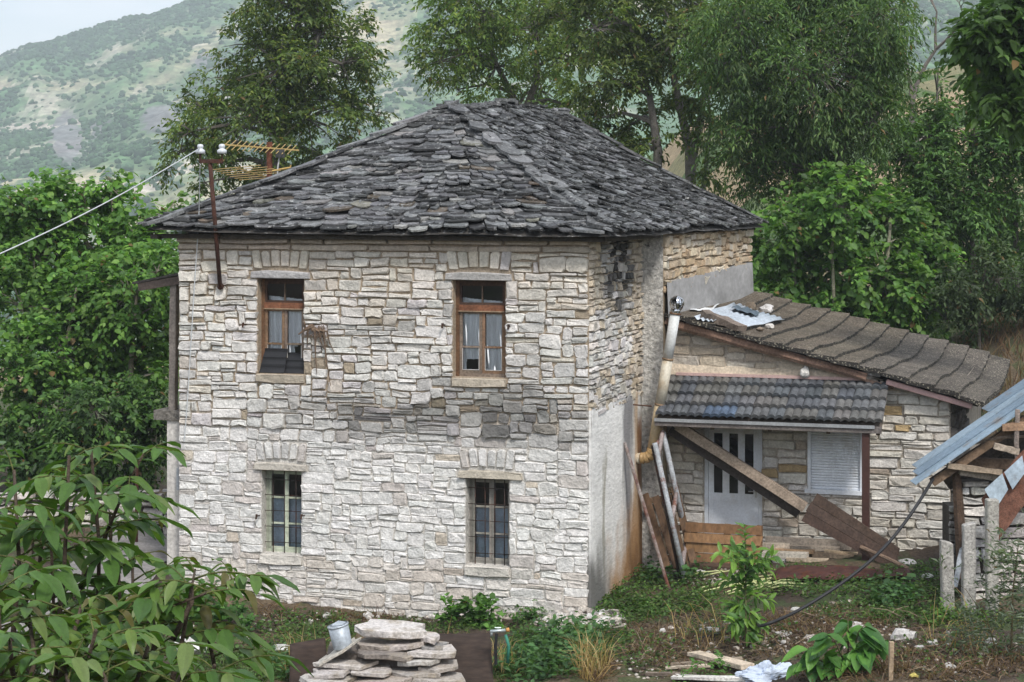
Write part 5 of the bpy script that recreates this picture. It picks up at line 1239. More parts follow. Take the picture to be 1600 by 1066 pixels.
WC = ((.68, .67, .65), (.60, .58, .55), (.68, .65, .60)); GC = ((.52, .49, .46), (.56, .50, .46), (.60, .56, .52))
courses(1502, 1546, 752, 960, 26.3, (.12, .15, .18), (.25, .5), WC)
courses(1555, 1700, 800, 975, 26.2, (.12, .16, .2), (.2, .5), GC)
courses(1482, 1508, 790, 930, 26.9, (.1, .14), (.15, .3), ((.30, .28, .26), (.24, .22, .2)))
sheet3([sq(1533, 780, 25.6), sq(1640, 655, 25.7), sq(1665, 700, 25.6), sq(1558, 848, 25.5)], 'rusty_sheet', (.16, .075, .05), M_RUST, shed, .008, .012)
sheet3([sq(1538, 765, 25.48), sq(1566, 740, 25.5), sq(1575, 765, 25.48), sq(1556, 795, 25.46)], 'patch_sheet', (.42, .50, .56), M_BLUE, shed, .006)
sheet3([sq(1569, 738, 25.5), sq(1597, 712, 25.52), sq(1602, 738, 25.5), sq(1582, 765, 25.48)], 'patch_sheet', (.40, .48, .55), M_BLUE, shed, .006)
sheet3([sq(1546, 628, 27.9), sq(1556, 622, 27.9), sq(1566, 645, 27.9), sq(1555, 652, 27.9)], 'patch_sheet', (.33, .33, .34), M_BLUE, shed, .006)
shb(1506, 905, 1512, 822, 26.0, 26.2, .10, .03, (.13, .09, .065), 'leaning_board'); shb(1492, 918, 1508, 835, 25.9, 26.3, .07, .03, (.30, .32, .34), 'leaning_board'); shb(1476, 908, 1496, 870, 26.2, 26.4, .12, .04, (.05, .045, .04), 'leaning_board')
# three concrete posts
M_POST = mat('post_concrete', rough=1, n1=4, a1=.25, n2=35, a2=.4, bump=1, bdist=.02, bscale=45)
def cpost(label, x0, y0, x1, y1, Y, w_, col, top_cut):
    a, b2 = P(x0, y0, Y)-Vector((0, 0, .12)), P(x1, y1, Y); b = MB(col); vs = []; n_ = 6
    for i in range(n_+1):
        c = a.lerp(b2, i/n_)
        for (p, q) in ((-1, -1), (1, -1), (1, 1), (-1, 1)): vs.append(c+Vector((p*w_/2+rng.uniform(-.006, .006), q*w_*.45, (top_cut*p if i == n_ else 0)+rng.uniform(-.004, .004))))
    fs = [(i*4+k, i*4+(k+1) % 4, i*4+4+(k+1) % 4, i*4+4+k) for i in range(n_) for k in range(4)]+[(n_*4, n_*4+1, n_*4+2, n_*4+3)]
    b.add(vs, fs); return tag(b.build('concrete_post', M_POST, None, bevel=.012), label, 'post', 'concrete posts before the shed')
cpost('shortest concrete post, left of the three before the shed', 1482, 957, 1478, 846, 25.2, .155, (.36, .34, .31), -.02)
cpost('pale broken topped concrete post in the middle of the three', 1513, 950, 1514, 818, 25.35, .165, (.44, .42, .39), .02)
cpost('tallest concrete post, right of the three before the shed', 1550, 955, 1550, 780, 25.1, .155, (.38, .36, .32), .0)

# ------------------------------------------------------------------ scraps in the foreground on the right
M_BAG = mat('plastic_bag', (.50, .56, .66), rough=.35, n1=4, a1=.15, n2=20, a2=.1, bump=.6, bdist=.03, bscale=9)
bgp = G(1205, 1058); v = IV.copy()
b = MB(); nn, mm = 48, 24
for i in range(nn):
    for j in range(mm):
        vv = []
        for (s, t) in ((i, j), (i+1, j), (i+1, j+1), (i, j+1)):
            a = 2*math.pi*s/nn; th = math.pi/2*(1-t/mm); d = Vector((math.cos(a)*math.cos(math.pi/2-th), math.sin(a)*math.cos(math.pi/2-th), math.sin(math.pi/2-th)))
            d = Vector((math.cos(a)*math.sin(th), math.sin(a)*math.sin(th), math.cos(th))); k = 1+.45*noise.noise(d*1.7)+.22*noise.noise(d*4+Vector((3, 1, 7)))+.14*noise.noise(d*8)
            vv.append(bgp+Vector((d.x*.34*k, d.y*.26*k, d.z*.20*k-.04)))
        b.add(vv, [(0, 1, 2, 3)])
tag(b.build('plastic_bag', M_BAG, None, base=tuple(bgp)), 'crumpled pale blue plastic bag lying in the foreground soil', 'bag')
def gboard(label, x0, y0, x1, y1, w_, h, col, lift=.05, name='plank'):
    a, b2 = G(x0, y0)+Vector((0, 0, lift)), G(x1, y1)+Vector((0, 0, lift)); return tag(MB(col).beam(a, b2, w_, h, jit=.006, seg=4).build(name, M_WOOD, None), label, 'plank', 'planks beside the plastic bag')
gboard('broad pale plank end pointing at the plastic bag', 1084, 1030, 1168, 1052, .20, .05, (.52, .43, .33), .08)
gboard('darker weathered plank lying behind the pale plank', 1048, 1044, 1160, 1034, .12, .05, (.25, .2, .15), .03)
gboard('white painted plank lying nearest the lower edge', 1052, 1064, 1185, 1068, .14, .04, (.60, .57, .53), .05)
gboard('thin pale strip of wood at the left of the plank heap', 1040, 1050, 1110, 1046, .04, .03, (.5, .42, .33), .05)
gboard('dark strip of wood under the white painted plank', 1010, 1056, 1090, 1058, .10, .03, (.18, .14, .11), .03)
a = G(1391, 1064); tag(MB((.36, .27, .18)).beam(P(1391, 1078, a.y), P(1393, 1003, a.y), .06, .05, jit=.003, seg=3).build('wooden_stake', M_WOOD, None), 'upright pale wooden stake at the lower edge beside the leafy sapling', 'stake')
tag(MB((.07, .03, .02)).tube([G(213, 850)+Vector((0, .0, -.1)), P(214, 730, G(213, 850).y)], .03, 6).build('iron_stake', M_RUST, None), 'rusty iron stake standing before the dry stone wall at left', 'stake')
tag(MB((.09, .035, .025)).tube([P(1388, 530, 43), P(1387, 448, 43)], .05, 6).build('iron_stake', M_RUST, None), 'rusty iron stake rising behind the long sheet roof', 'stake')
# white stones that read singly in the soil
spots = [(1412, 992, 40, 24, 'biggest white stone lying just right of the wooden stake'), (1340, 977, 26, 14, 'flat white stone just above the leafy walnut seedling'),
    (1548, 1003, 18, 14, 'round white stone under the olive shrub near the right edge'), (1459, 1005, 16, 12, 'white stone in bare soil below the shortest concrete post'),
    (1438, 1012, 14, 10, 'small white stone close to the right of the biggest white stone'), (1094, 894, 18, 12, 'white chunk lying at the foot of the tubular trestle'),
    (1268, 996, 22, 11, 'white stone left of the top of the walnut seedling'), (1228, 990, 40, 9, 'broad flat white stone just right of the citrus sapling stem'),
    (1418, 878, 26, 12, 'white stone in the grass at the right end of the rusty sheet'), (1450, 900, 22, 7, 'pale flat stone in grass left of the shortest concrete post'),
    (1035, 985, 11, 10, 'small white stone alone on the soil left of the hose end'), (1382, 932, 42, 8, 'long flat white stone in the grass below the rusty sheet'),
    (1110, 984, 30, 9, 'flat white stone behind the end of the black hose'), (1486, 1042, 18, 8, 'white stone near the lower right corner beyond the yellow lump'),
    (945, 955, 22, 10, 'white stone on the rubble at the near house corner'), (1245, 953, 24, 8, 'flat white stone under the black hose behind the sapling')]
for i, (px, py, wpx, hpx, lab) in enumerate(spots):
    g_ = G(px, py+hpx*.3); s_ = wpx/F*g_.y; h_ = hpx/F*g_.y
    chunk('white_stone', lab, 'stone', g_-Vector((0, 0, h_*.2)), (s_, s_*.8, h_*1.1), jc((.52, .50, .47), .12), M_ROCK, 50+i, 'white stones in the yard')
chunk('yellow_stone', 'small yellow lump lying at the lower right edge', 'stone', G(1428, 1060), (.12, .1, .08), (.5, .42, .12), M_ROCK, 97)
chunk('dark_slate', 'broken dark slate lying at the house corner', 'slate', G(958, 962), (.22, .18, .10), (.10, .085, .08), M_ROCK, 98)
chunk('stone_block', 'white block in the grass left of the dark sheets', 'stone', G(438, 1018), (.30, .25, .13), (.5, .49, .46), M_ROCK, 99)
chunk('stone_block', 'white stone showing between the leaves of the near walnut branch', 'stone', G(296, 1020), (.55, .4, .26), (.62, .6, .57), M_ROCK, 100)
# rubble and litter: countless small stones
def scatter(regs, n):
    out = []
    tot = sum(q[4] for q in regs)
    for (px, py, rx, ry, wt) in regs:
        for _ in range(int(n*wt/tot)):
            a = NR.uniform(0, 2*math.pi); k = math.sqrt(NR.random()); out.append((px+rx*k*math.cos(a), py+ry*k*math.sin(a)))
    return out
def gxy(pxpy):
    """vectorised ground hit for many photo points"""
    q = np.array(pxpy); lo = np.full(len(q), 15.); dx = (q[:, 0]-HX)/F; dz = -(q[:, 1]-HY)/F; Y = np.full(len(q), 15.); done = np.zeros(len(q), bool)
    for Yk in np.arange(15, 45, .1):
        h = (CZ+dz*Yk <= zg(dx*Yk, np.full(len(q), Yk))) & ~done; Y[h] = Yk; done |= h
    X = dx*Y; return X, Y, zg(X, Y)
pts = scatter([(905, 972, 75, 18, 7), (1150, 1000, 120, 30, 2.0), (1330, 970, 90, 30, 1.5), (1500, 1025, 100, 40, 1.2), (1130, 905, 60, 14, 1.5), (640, 965, 300, 14, 1.2), (1010, 1040, 60, 22, .8), (1270, 1010, 200, 40, .9), (360, 985, 90, 30, .8)], 1500)
X, Y, Z = gxy(pts); n = len(X); Rr = NR.uniform(.010, .034, n)*np.where(NR.random(n) < .1, 1.7, 1); cols = np.array([[.52, .49, .45], [.42, .37, .32], [.30, .26, .22], [.36, .33, .29]])[NR.integers(0, 4, n)]
o = blobs('rubble', X, Y, Z-.01, Rr, cols, M_ROCK, 'stuff', .7); o['label'] = 'small pale rubble scattered over the yard soil'

pts = scatter([(905, 972, 58, 14, 6), (870, 985, 30, 8, 2), (955, 965, 20, 10, 1), (640, 968, 200, 6, 1.2)], 170)
X, Y, Z = gxy(pts); n = len(X); o = blobs('rubble', X, Y, Z, NR.uniform(.035, .085, n), np.array([[.50, .47, .43], [.42, .38, .33], [.56, .54, .51], [.36, .32, .28]])[NR.integers(0, 4, n)], M_ROCK, 'stuff', .75); o['label'] = 'heap of broken pale rubble at the near house corner'
# ------------------------------------------------------------------ vegetation
def nrm(v): return v/np.maximum(np.linalg.norm(v, axis=-1, keepdims=True), 1e-9)
def leafarr(Cc, D, Up, size, wr, droop=.12, fold=.12, broad=False):
    """folded leaf blades -> vertices, faces"""
    D = nrm(D); S = nrm(np.cross(D, Up)); Nn = np.cross(S, D); L_ = size[:, None]; W = L_*wr
    if broad:
        v = [Cc, Cc+D*L_*.22+S*W*.42+Nn*L_*fold*.6, Cc+D*L_*.58+S*W*.44+Nn*L_*fold*.5, Cc+D*L_-Nn*L_*droop, Cc+D*L_*.58-S*W*.44+Nn*L_*fold*.5, Cc+D*L_*.22-S*W*.42+Nn*L_*fold*.6]
        f = np.array([(0, 1, 2, 3), (0, 3, 4, 5)])
    else:
        v = [Cc, Cc+D*L_*.45+S*W*.5+Nn*L_*fold, Cc+D*L_-Nn*L_*droop, Cc+D*L_*.45-S*W*.5+Nn*L_*fold]; f = np.array([(0, 1, 2), (0, 2, 3)])
    k = len(v); V = np.stack(v, 1).reshape(-1, 3); Fq = (f[None]+(np.arange(len(Cc))*k)[:, None, None]).reshape(-1, f.shape[1])
    return V, Fq
def crown(B, Tdir, tlen, nl, size, wr, cols, droop, tcol, broad=False, sag=.35, spread=.8):
    """sprays: leaves set alternately along twigs. B (T,3) twig bases, Tdir (T,3), tlen (T), tcol (T,) brightness"""
    T = len(B); s = (np.arange(nl)+NR.random((T, nl)))/nl
    pos = B[:, None]+Tdir[:, None]*(s*tlen[:, None])[..., None]; pos[..., 2] -= s**2*tlen[:, None]*sag
    side = nrm(np.cross(Tdir, np.array([0, 0, 1.]))+1e-3); alt = np.where(np.arange(nl) % 2, 1., -1.)
    D = Tdir[:, None]*.55+side[:, None]*(alt*spread)[None, :, None]+NR.normal(0, .35, (T, nl, 3)); D[..., 2] -= droop
    Up = np.array([0, -.25, 1.])+NR.normal(0, .45, (T, nl, 3)); sz = size*NR.uniform(.5, 1.35, (T, nl))*NR.uniform(.75, 1.2, (T, 1))
    c = 1.25*np.array(cols)[NR.integers(0, len(cols), (T, nl))]*tcol[:, None, None]*NR.uniform(.75, 1.3, (T, nl, 1))
    dead = NR.random((T, nl, 1)) < .012; c = np.where(dead, np.array([.20, .13, .05]), c)
    V, Fq = leafarr(pos.reshape(-1, 3), D.reshape(-1, 3), Up.reshape(-1, 3), sz.reshape(-1), wr, broad=broad)
    return V, Fq, np.repeat(c.reshape(-1, 3), 2, 0)
def nearest_on(polys, c):
    best = None
    for pl_, rad in polys:
        for i in range(len(pl_)-1):
            for t in (0, .25, .5, .75, 1):
                p = pl_[i].lerp(pl_[i+1], t); d = (p-c).length+max(0, p.z-c.z)*1.5
                if best is None or d < best[0]: best = (d, p, rad[i])
    return best[1], best[2]
def tree(name, label, cat, lumps, Y, Yd, leaf, n, cols, trunks, group=None, wr=.42, droop=.55, broad=False, nl=9, tl=.55, seed=1, barkcol=(.13, .115, .10), clump=1.0, limb=1.0, ground=True, m=M_LEAF, sag=.35, twigs=True):
    global NR
    NR = np.random.default_rng(seed); rr_ = random.Random(seed); k = Y/F
    polys = []
    for tr in trunks:
        pl_ = [P(px, py, Y+dy) for (px, py, rp, dy) in tr]; rad = [rp*k for (px, py, rp, dy) in tr]
        if ground:
            g0 = pl_[0].copy(); g0.z = zg1(g0.x, g0.y)-.1
            if g0.z < pl_[0].z-.1: pl_ = [g0]+pl_; rad = [rad[0]*1.25]+rad
        polys.append((pl_, rad))
    base = polys[0][0][0]; root = thing(name, label, cat, tuple(base), group)
    tb = MB(barkcol)
    for pl_, rad in polys: tb.tube(pl_, rad, 8)
    tot = sum(r_**2 for (_, _, r_) in lumps); Bs = []; Ds = []; Ls = []; Cs = []
    for (px, py, rp) in lumps:
        c = P(px, py, Y+rr_.uniform(-1, 1)*Yd); R_ = rp*k
        a, ra = nearest_on(polys, c); mid = a.lerp(c, .5)+Vector((rr_.uniform(-.1, .1), rr_.uniform(-.1, .1), .12*(c-a).length)); r0 = min(ra*.6, .03+.012*R_*8)*limb
        if (c-a).length > .2: tb.tube([a, a.lerp(mid, .5)+Vector((0, 0, .03)), mid, mid.lerp(c, .6), c], [r0, r0*.8, r0*.62, r0*.45, r0*.25], 5)
        nt_ = max(6, int(n*rp**2/tot/nl)); ncl = max(4, int(nt_/9.5/clump)); d = nrm(NR.normal(0, 1, (ncl, 3))); u = NR.random((ncl, 1))**.45
        cc = np.array(c)+d*u*R_*np.array([1, 1.1, .95]); ci = NR.integers(0, ncl, nt_); rc = max(.10, R_*.16)
        if twigs:
            for q in range(0, ncl):
                cv = Vector(cc[q]); tb.tube([c.lerp(cv, .0), c.lerp(cv, .55)+Vector((0, 0, .05*R_)), cv], [r0*.3+.004, r0*.18+.004, .005], 3, cap=False)
        B = cc[ci]+NR.normal(0, 1, (nt_, 3))*rc*.6; outw = nrm(cc[ci]-np.array(c)); Dd = nrm(outw*.8+NR.normal(0, .65, (nt_, 3))+np.array([0, 0, .1]))
        cb = NR.uniform(.64, 1.38, ncl); Bs.append(B); Ds.append(Dd); Ls.append(tl*NR.uniform(.55, 1.2, nt_)); Cs.append(cb[ci])
    V, Fq, col = crown(np.concatenate(Bs), np.concatenate(Ds), np.concatenate(Ls), nl, leaf, wr, cols, droop, np.concatenate(Cs), broad, sag)
    tb.build('trunk', M_BARK, root)
    V = V-np.array(base)
    link('crown', mesh_np('crown', V, Fq, col), m, root)
    return root
GA = [(.062, .100, .022), (.085, .128, .027), (.120, .150, .032), (.046, .080, .020)]
GB = [(.090, .150, .032), (.115, .178, .036), (.070, .122, .030), (.145, .185, .040)]
GD = [(.056, .105, .030), (.072, .130, .036), (.098, .150, .042), (.042, .084, .026)]
GM = [(.070, .150, .028), (.092, .185, .034), (.052, .118, .026), (.118, .21, .042)]
tg = 'trees behind the house'
tree('broadleaf_tree', 'dark green tree rising behind the left end of the roof', 'tree',
     [(455, 10, 70), (400, 70, 55), (500, 50, 70), (365, 125, 55), (440, 110, 75), (535, 100, 55), (325, 180, 52), (400, 190, 70), (480, 185, 70), (548, 165, 40), (282, 238, 34), (345, 255, 48), (420, 255, 55), (585, 130, 22), (300, 205, 35), (480, -40, 70), (590, 175, 18), (320, 285, 26), (500, 240, 40), (550, 60, 40), (415, -15, 50)],
     52, 1.2, .155, 30000, GA, [[(440, 340, 10, 0), (436, 240, 9, 0), (445, 140, 7, 0), (470, 20, 4, 0)]], tg, seed=11, tl=.6)
tree('broadleaf_tree', 'lighter green tree right of centre behind the roof peak', 'tree',
     [(705, 35, 50), (690, 95, 38), (760, 20, 75), (775, 105, 62), (838, 50, 72), (842, 140, 52), (895, 95, 55), (715, 140, 22), (745, -30, 80), (665, 85, 16), (800, 165, 35), (890, 165, 35), (860, -20, 60), (672, 45, 18), (735, 80, 45)],
     57, 1.5, .16, 21000, GB, [[(800, 330, 9, 0), (812, 200, 8, 0), (838, 130, 6, 0), (840, 30, 3, 0)], [(820, 330, 7, .4), (822, 190, 6, .4), (775, 100, 4, .4), (750, 10, 2, .4)]], tg, seed=12, tl=.6)
tree('broadleaf_tree', 'tall tree with several grey trunks behind the right roof slope', 'tree',
     [(930, 45, 60), (985, 25, 70), (1000, 120, 42), (945, 130, 50), (1055, 55, 62), (1075, 0, 70), (1092, 130, 52), (915, 190, 42), (985, 195, 34), (1050, 170, 30), (965, 235, 36), (1100, 200, 34), (880, 30, 50), (1010, 70, 40), (1120, 60, 50), (1020, 220, 22), (955, -30, 60), (1110, 260, 25)],
     50, 1.3, .16, 26000, GA+[(.09, .12, .03)], [[(1080, 330, 9, 0), (1078, 235, 8, 0), (1062, 165, 6, 0), (1040, 60, 4, 0)], [(1072, 330, 7, .5), (1085, 240, 6, .5), (1100, 150, 5, .5), (1130, 40, 3, .5)], [(1026, 330, 8, -.4), (1028, 235, 7, -.4), (1015, 150, 5, -.4), (985, 40, 3, -.4)], [(1096, 320, 4, .2), (1110, 200, 3, .2), (1105, 120, 2, .2)]], tg, seed=13, tl=.6, barkcol=(.20, .18, .16))
tree('willow_like_tree', 'large fine leaved drooping tree filling the upper right background', 'tree',
     [(1160, 45, 75), (1250, 20, 95), (1335, 30, 85), (1185, 135, 75), (1270, 115, 95), (1352, 115, 62), (1205, 215, 66), (1290, 205, 78), (1362, 190, 42), (1158, 205, 42), (1245, 275, 55), (1325, 270, 45), (1182, 280, 32), (1388, 70, 32), (1132, 100, 42), (1300, -50, 90), (1210, -40, 80), (1375, 20, 45), (1160, 260, 25), (1390, 150, 22), (1140, 160, 30)],
     45, 1.6, .15, 64000, GD, [[(1330, 360, 9, 0), (1318, 260, 8, 0), (1308, 170, 6, 0), (1285, 60, 4, 0)], [(1305, 300, 5, .3), (1250, 200, 4, .3), (1180, 90, 3, .3)]], tg, seed=14, wr=.28, droop=.8, tl=.7, sag=.6)
tree('mulberry_bush', 'bright green broad leaved bush beyond the long sheet roof', 'bush',
     [(1250, 335, 45), (1318, 325, 48), (1392, 345, 50), (1228, 420, 50), (1300, 420, 62), (1378, 430, 62), (1448, 430, 46), (1202, 375, 26), (1208, 462, 36), (1290, 500, 45), (1430, 380, 42), (1455, 492, 38), (1345, 290, 16), (1265, 292, 16), (1305, 282, 14), (1225, 350, 22), (1370, 500, 45), (1215, 330, 14), (1190, 440, 20)],
     42.5, .8, .145, 19000, GM, [[(1300, 520, 5, 0), (1305, 430, 4, 0), (1320, 330, 2, 0)], [(1380, 520, 5, 0), (1385, 420, 4, 0), (1392, 340, 2, 0)], [(1250, 520, 4, 0), (1240, 430, 3, 0), (1250, 340, 2, 0)], [(1305, 520, 3, -.6), (1300, 390, 2.4, -.6), (1310, 285, 1, -.6)]], None, seed=15, broad=True, wr=.8, tl=.6, clump=.8, barkcol=(.26, .25, .18))
tree('ailanthus_thicket', 'mid green thicket under the walnut at the right edge', 'thicket',
     [(1448, 215, 48), (1520, 215, 62), (1580, 235, 60), (1482, 300, 66), (1560, 315, 66), (1605, 395, 60), (1520, 395, 58), (1446, 290, 38), (1418, 240, 40), (1470, 370, 42), (1555, 175, 30), (1620, 180, 50), (1470, 140, 14), (1462, 110, 8), (1440, 330, 40)],
     46, 1.0, .17, 28000, [(.060, .125, .034), (.080, .160, .042), (.105, .185, .050), (.048, .10, .03)], [[(1520, 470, 6, 0), (1520, 350, 5, 0), (1515, 230, 3, 0)], [(1450, 400, 4, 0), (1460, 250, 3, 0), (1466, 105, 1.2, 0)], [(1590, 460, 5, .3), (1585, 300, 4, .3)]], None, seed=16, wr=.36, tl=.75, droop=.45)
tree('low_shrub', 'loose grey green shrub on the bank behind the roof end', 'shrub',
     [(1500, 450, 40), (1560, 440, 46), (1530, 500, 36), (1592, 480, 30), (1478, 500, 30), (1545, 405, 22), (1610, 440, 40)],
     41.5, .5, .13, 6500, [(.055, .085, .035), (.070, .100, .045), (.045, .070, .030)], [[(1530, 545, 3, 0), (1530, 470, 2.5, 0), (1540, 420, 1, 0)]], None, seed=17, wr=.4, tl=.5)
tree('walnut_tree', 'large leaved walnut tree reaching in at the upper right corner', 'tree',
     [(1572, 28, 48), (1545, 70, 32), (1592, 105, 48), (1572, 155, 24), (1625, 55, 70), (1522, 92, 20), (1560, 112, 30), (1510, 60, 16), (1600, 165, 22), (1640, 140, 60)],
     31, .6, .20, 7000, [(.050, .100, .020), (.065, .125, .024), (.040, .080, .018)], [[(1760, 560, 16, 0), (1730, 300, 14, 0), (1690, 120, 9, 0), (1640, 40, 5, 0)]], None, seed=18, wr=.5, tl=.5, broad=True, nl=7, droop=.6)
lg = 'mulberry bushes left of the house'
tree('mulberry_bush', 'tall mulberry thicket with upright shoots against the valley at far left', 'bush',
     [(40, 325, 40), (108, 325, 50), (178, 330, 32), (55, 400, 62), (150, 395, 62), (228, 380, 46), (252, 350, 22), (15, 370, 50), (130, 288, 12), (168, 280, 11), (180, 300, 13), (62, 298, 14), (8, 318, 18), (222, 340, 13), (271, 318, 10), (95, 290, 12), (205, 410, 40)],
     37.5, .8, .125, 16000, [tuple(v*1.1 for v in c) for c in GM], [[(60, 700, 5, 0), (70, 500, 4, 0), (60, 310, 1.5, 0)], [(140, 700, 5, 0), (135, 450, 4, 0), (132, 285, 1.2, 0)], [(200, 700, 4, 0), (185, 450, 3, 0), (172, 280, 1, 0)], [(240, 700, 4, 0), (245, 450, 3, 0), (255, 340, 1, 0)]], lg, seed=21, broad=True, wr=.75, tl=.55, clump=.8, barkcol=(.22, .2, .15))
tree('mulberry_bush', 'middle bank of mulberry leaves beside the wooden porch post', 'bush',
     [(35, 480, 70), (128, 475, 72), (205, 460, 62), (246, 425, 36), (100, 555, 66), (198, 550, 60), (240, 520, 34), (28, 575, 66), (250, 480, 26), (165, 510, 50), (245, 585, 28)],
     35.6, .8, .118, 18000, [tuple(v*1.05 for v in c) for c in GM], [[(90, 720, 5, 0), (100, 560, 4, 0), (120, 450, 2, 0)], [(200, 720, 5, 0), (205, 560, 4, 0), (215, 440, 2, 0)]], lg, seed=22, broad=True, wr=.75, tl=.55, clump=.8, barkcol=(.2, .18, .14))
tree('hedge_bush', 'low dark green bush above the dry stone wall at left', 'bush',
     [(60, 645, 64), (148, 640, 62), (222, 632, 44), (30, 715, 55), (118, 712, 52), (190, 700, 42), (240, 672, 26), (232, 720, 22), (70, 745, 40), (150, 740, 30)],
     34.4, .5, .11, 13000, [(.045, .100, .024), (.064, .13, .03), (.038, .08, .022), (.088, .16, .038)], [[(110, 800, 4, 0), (120, 700, 3, 0), (130, 640, 2, 0)], [(205, 800, 3, 0), (215, 720, 2, 0), (225, 640, 1, 0)]], lg, seed=23, broad=True, wr=.6, tl=.45)
# leafless tree against the far slope
b = MB((.20, .175, .155)); rbt = random.Random(9)
def grow(p, d, ln_, rad, lev):
    q = p; pts = [p]
    for i in range(3): d = (d+Vector((rbt.uniform(-.22, .22), rbt.uniform(-.2, .2), rbt.uniform(-.12, .16)))).normalized(); q = q+d*ln_/3; pts.append(q)
    b.tube(pts, [rad, rad*.85, rad*.7, rad*.5], 5 if lev < 2 else 3, cap=False)
    if lev < 5:
        for k in range(2 if lev < 2 else rbt.choice((2, 3))): grow(pts[-1] if k < 2 else pts[2], (d+Vector((rbt.uniform(-.85, .85), rbt.uniform(-.7, .7), rbt.uniform(-.35, .55)))).normalized(), ln_*rbt.uniform(.6, .85), rad*.58, lev+1)
bt = P(1425, 330, 53); bt.z = zg1(bt.x, bt.y); top = P(1425, 160, 53)
b.tube([bt, bt.lerp(top, .5)+Vector((.1, 0, 0)), top], [.13, .11, .09], 7); grow(top, Vector((.25, 0, 1)), 1.6, .08, 0); grow(bt.lerp(top, .75), Vector((.8, .1, .6)), 1.4, .06, 1); grow(top, Vector((-.2, 0, 1)), 1.5, .07, 0)
tag(b.build('bare_tree', M_BARK, None, base=tuple(bt)), 'leafless grey tree showing against the hazy slope at upper right', 'tree')

# leaves built one by one: near walnut branches and the two saplings
def leaflet_mesh(name, col, wr, droop, fold, seed):
    rr_ = random.Random(seed); V_ = []; Fc = []; n_ = 6
    for i in range(n_+1):
        s = i/n_; w_ = wr*.5*(math.sin(math.pi*min(1, s*.98+.02)**.85)**.8) if 0 < i < n_ else .008
        z = -droop*s*s+.02*math.sin(s*9+seed); V_ += [(-w_, s, z+fold*w_+rr_.uniform(-.01, .01)), (0, s, z-.01), (w_, s, z+fold*w_+rr_.uniform(-.01, .01))]
    for i in range(n_):
        for k in (0, 1): Fc.append((i*3+k, i*3+k+1, i*3+k+4, i*3+k+3))
    cc = np.repeat(np.array([col]), len(Fc), 0)*np.array([[.92], [1.06]]*n_)
    me = mesh_np(name, V_, Fc, cc, True); me.materials.append(M_BIGLEAF); return me
def place_leaf(me, par, c, d, up, size, lst):
    d = d.normalized(); s = d.cross(up)
    if s.length < 1e-3: s = d.cross(Vector((1, 0, 0)))
    s.normalize(); n_ = s.cross(d); Mx = Matrix(((s.x, d.x, n_.x, 0), (s.y, d.y, n_.y, 0), (s.z, d.z, n_.z, 0), (0, 0, 0, 1)))
    Mx = Mx @ Matrix.Scale(size, 4); Mx.translation = c; lst.append((size/c.y, me, Mx))
def emit_leaves(lst, root, limit=295):
    lst.sort(key=lambda q: -q[0]); inv = ROOTM[root.name].inverted(); rv = []; rf = []; rc = []; nv = 0
    for i, (a, me, Mx) in enumerate(lst):
        if i < limit:
            o = bpy.data.objects.new('leaf', me); C.objects.link(o); o.parent = root; o.matrix_local = inv @ Mx
        else:
            Mw = inv @ Mx; v = [Mw @ q.co for q in me.vertices]; rv += [tuple(q) for q in v]; rf += [[k+nv for k in p.vertices] for p in me.polygons]
            at = me.attributes['col'].data; rc += [tuple(at[k].color[:3]) for k in range(len(me.polygons))]; nv += len(v)
    if rv:
        o = link('small_leaves', mesh_np('small_leaves', np.array(rv), np.array(rf), np.array(rc), True), M_BIGLEAF, root); o['kind'] = 'stuff'
WD = [(.058, .125, .026), (.074, .152, .030), (.098, .178, .036), (.062, .135, .032), (.14, .20, .055)]; WY = [(.105, .185, .035), (.13, .20, .04), (.085, .16, .03)]
LMD = [leaflet_mesh('leaf', c, w_, dr, .35, i) for i, (c, w_, dr) in enumerate([(WD[0], .40, .18), (WD[1], .44, .28), (WD[2], .38, .10), (WD[3], .42, .38), (WD[1], .37, .22), (WD[2], .42, .15), (WD[4], .40, .45)])]
LMY = [leaflet_mesh('leaf', c, w_, dr, .4, 20+i) for i, (c, w_, dr) in enumerate([(WY[0], .42, .25), (WY[1], .40, .4), (WY[2], .44, .15), ((.12, .11, .035), .4, .45)])]
wr_ = random.Random(77)
wb0 = P(60, 1500, 8.2); wb0.z = zg1(wb0.x, wb0.y)
wal = thing('walnut_sapling', 'near walnut tree with large drooping leaves filling the lower left corner', 'tree', tuple(wb0))
st_ = MB((.075, .055, .04)); LST = []
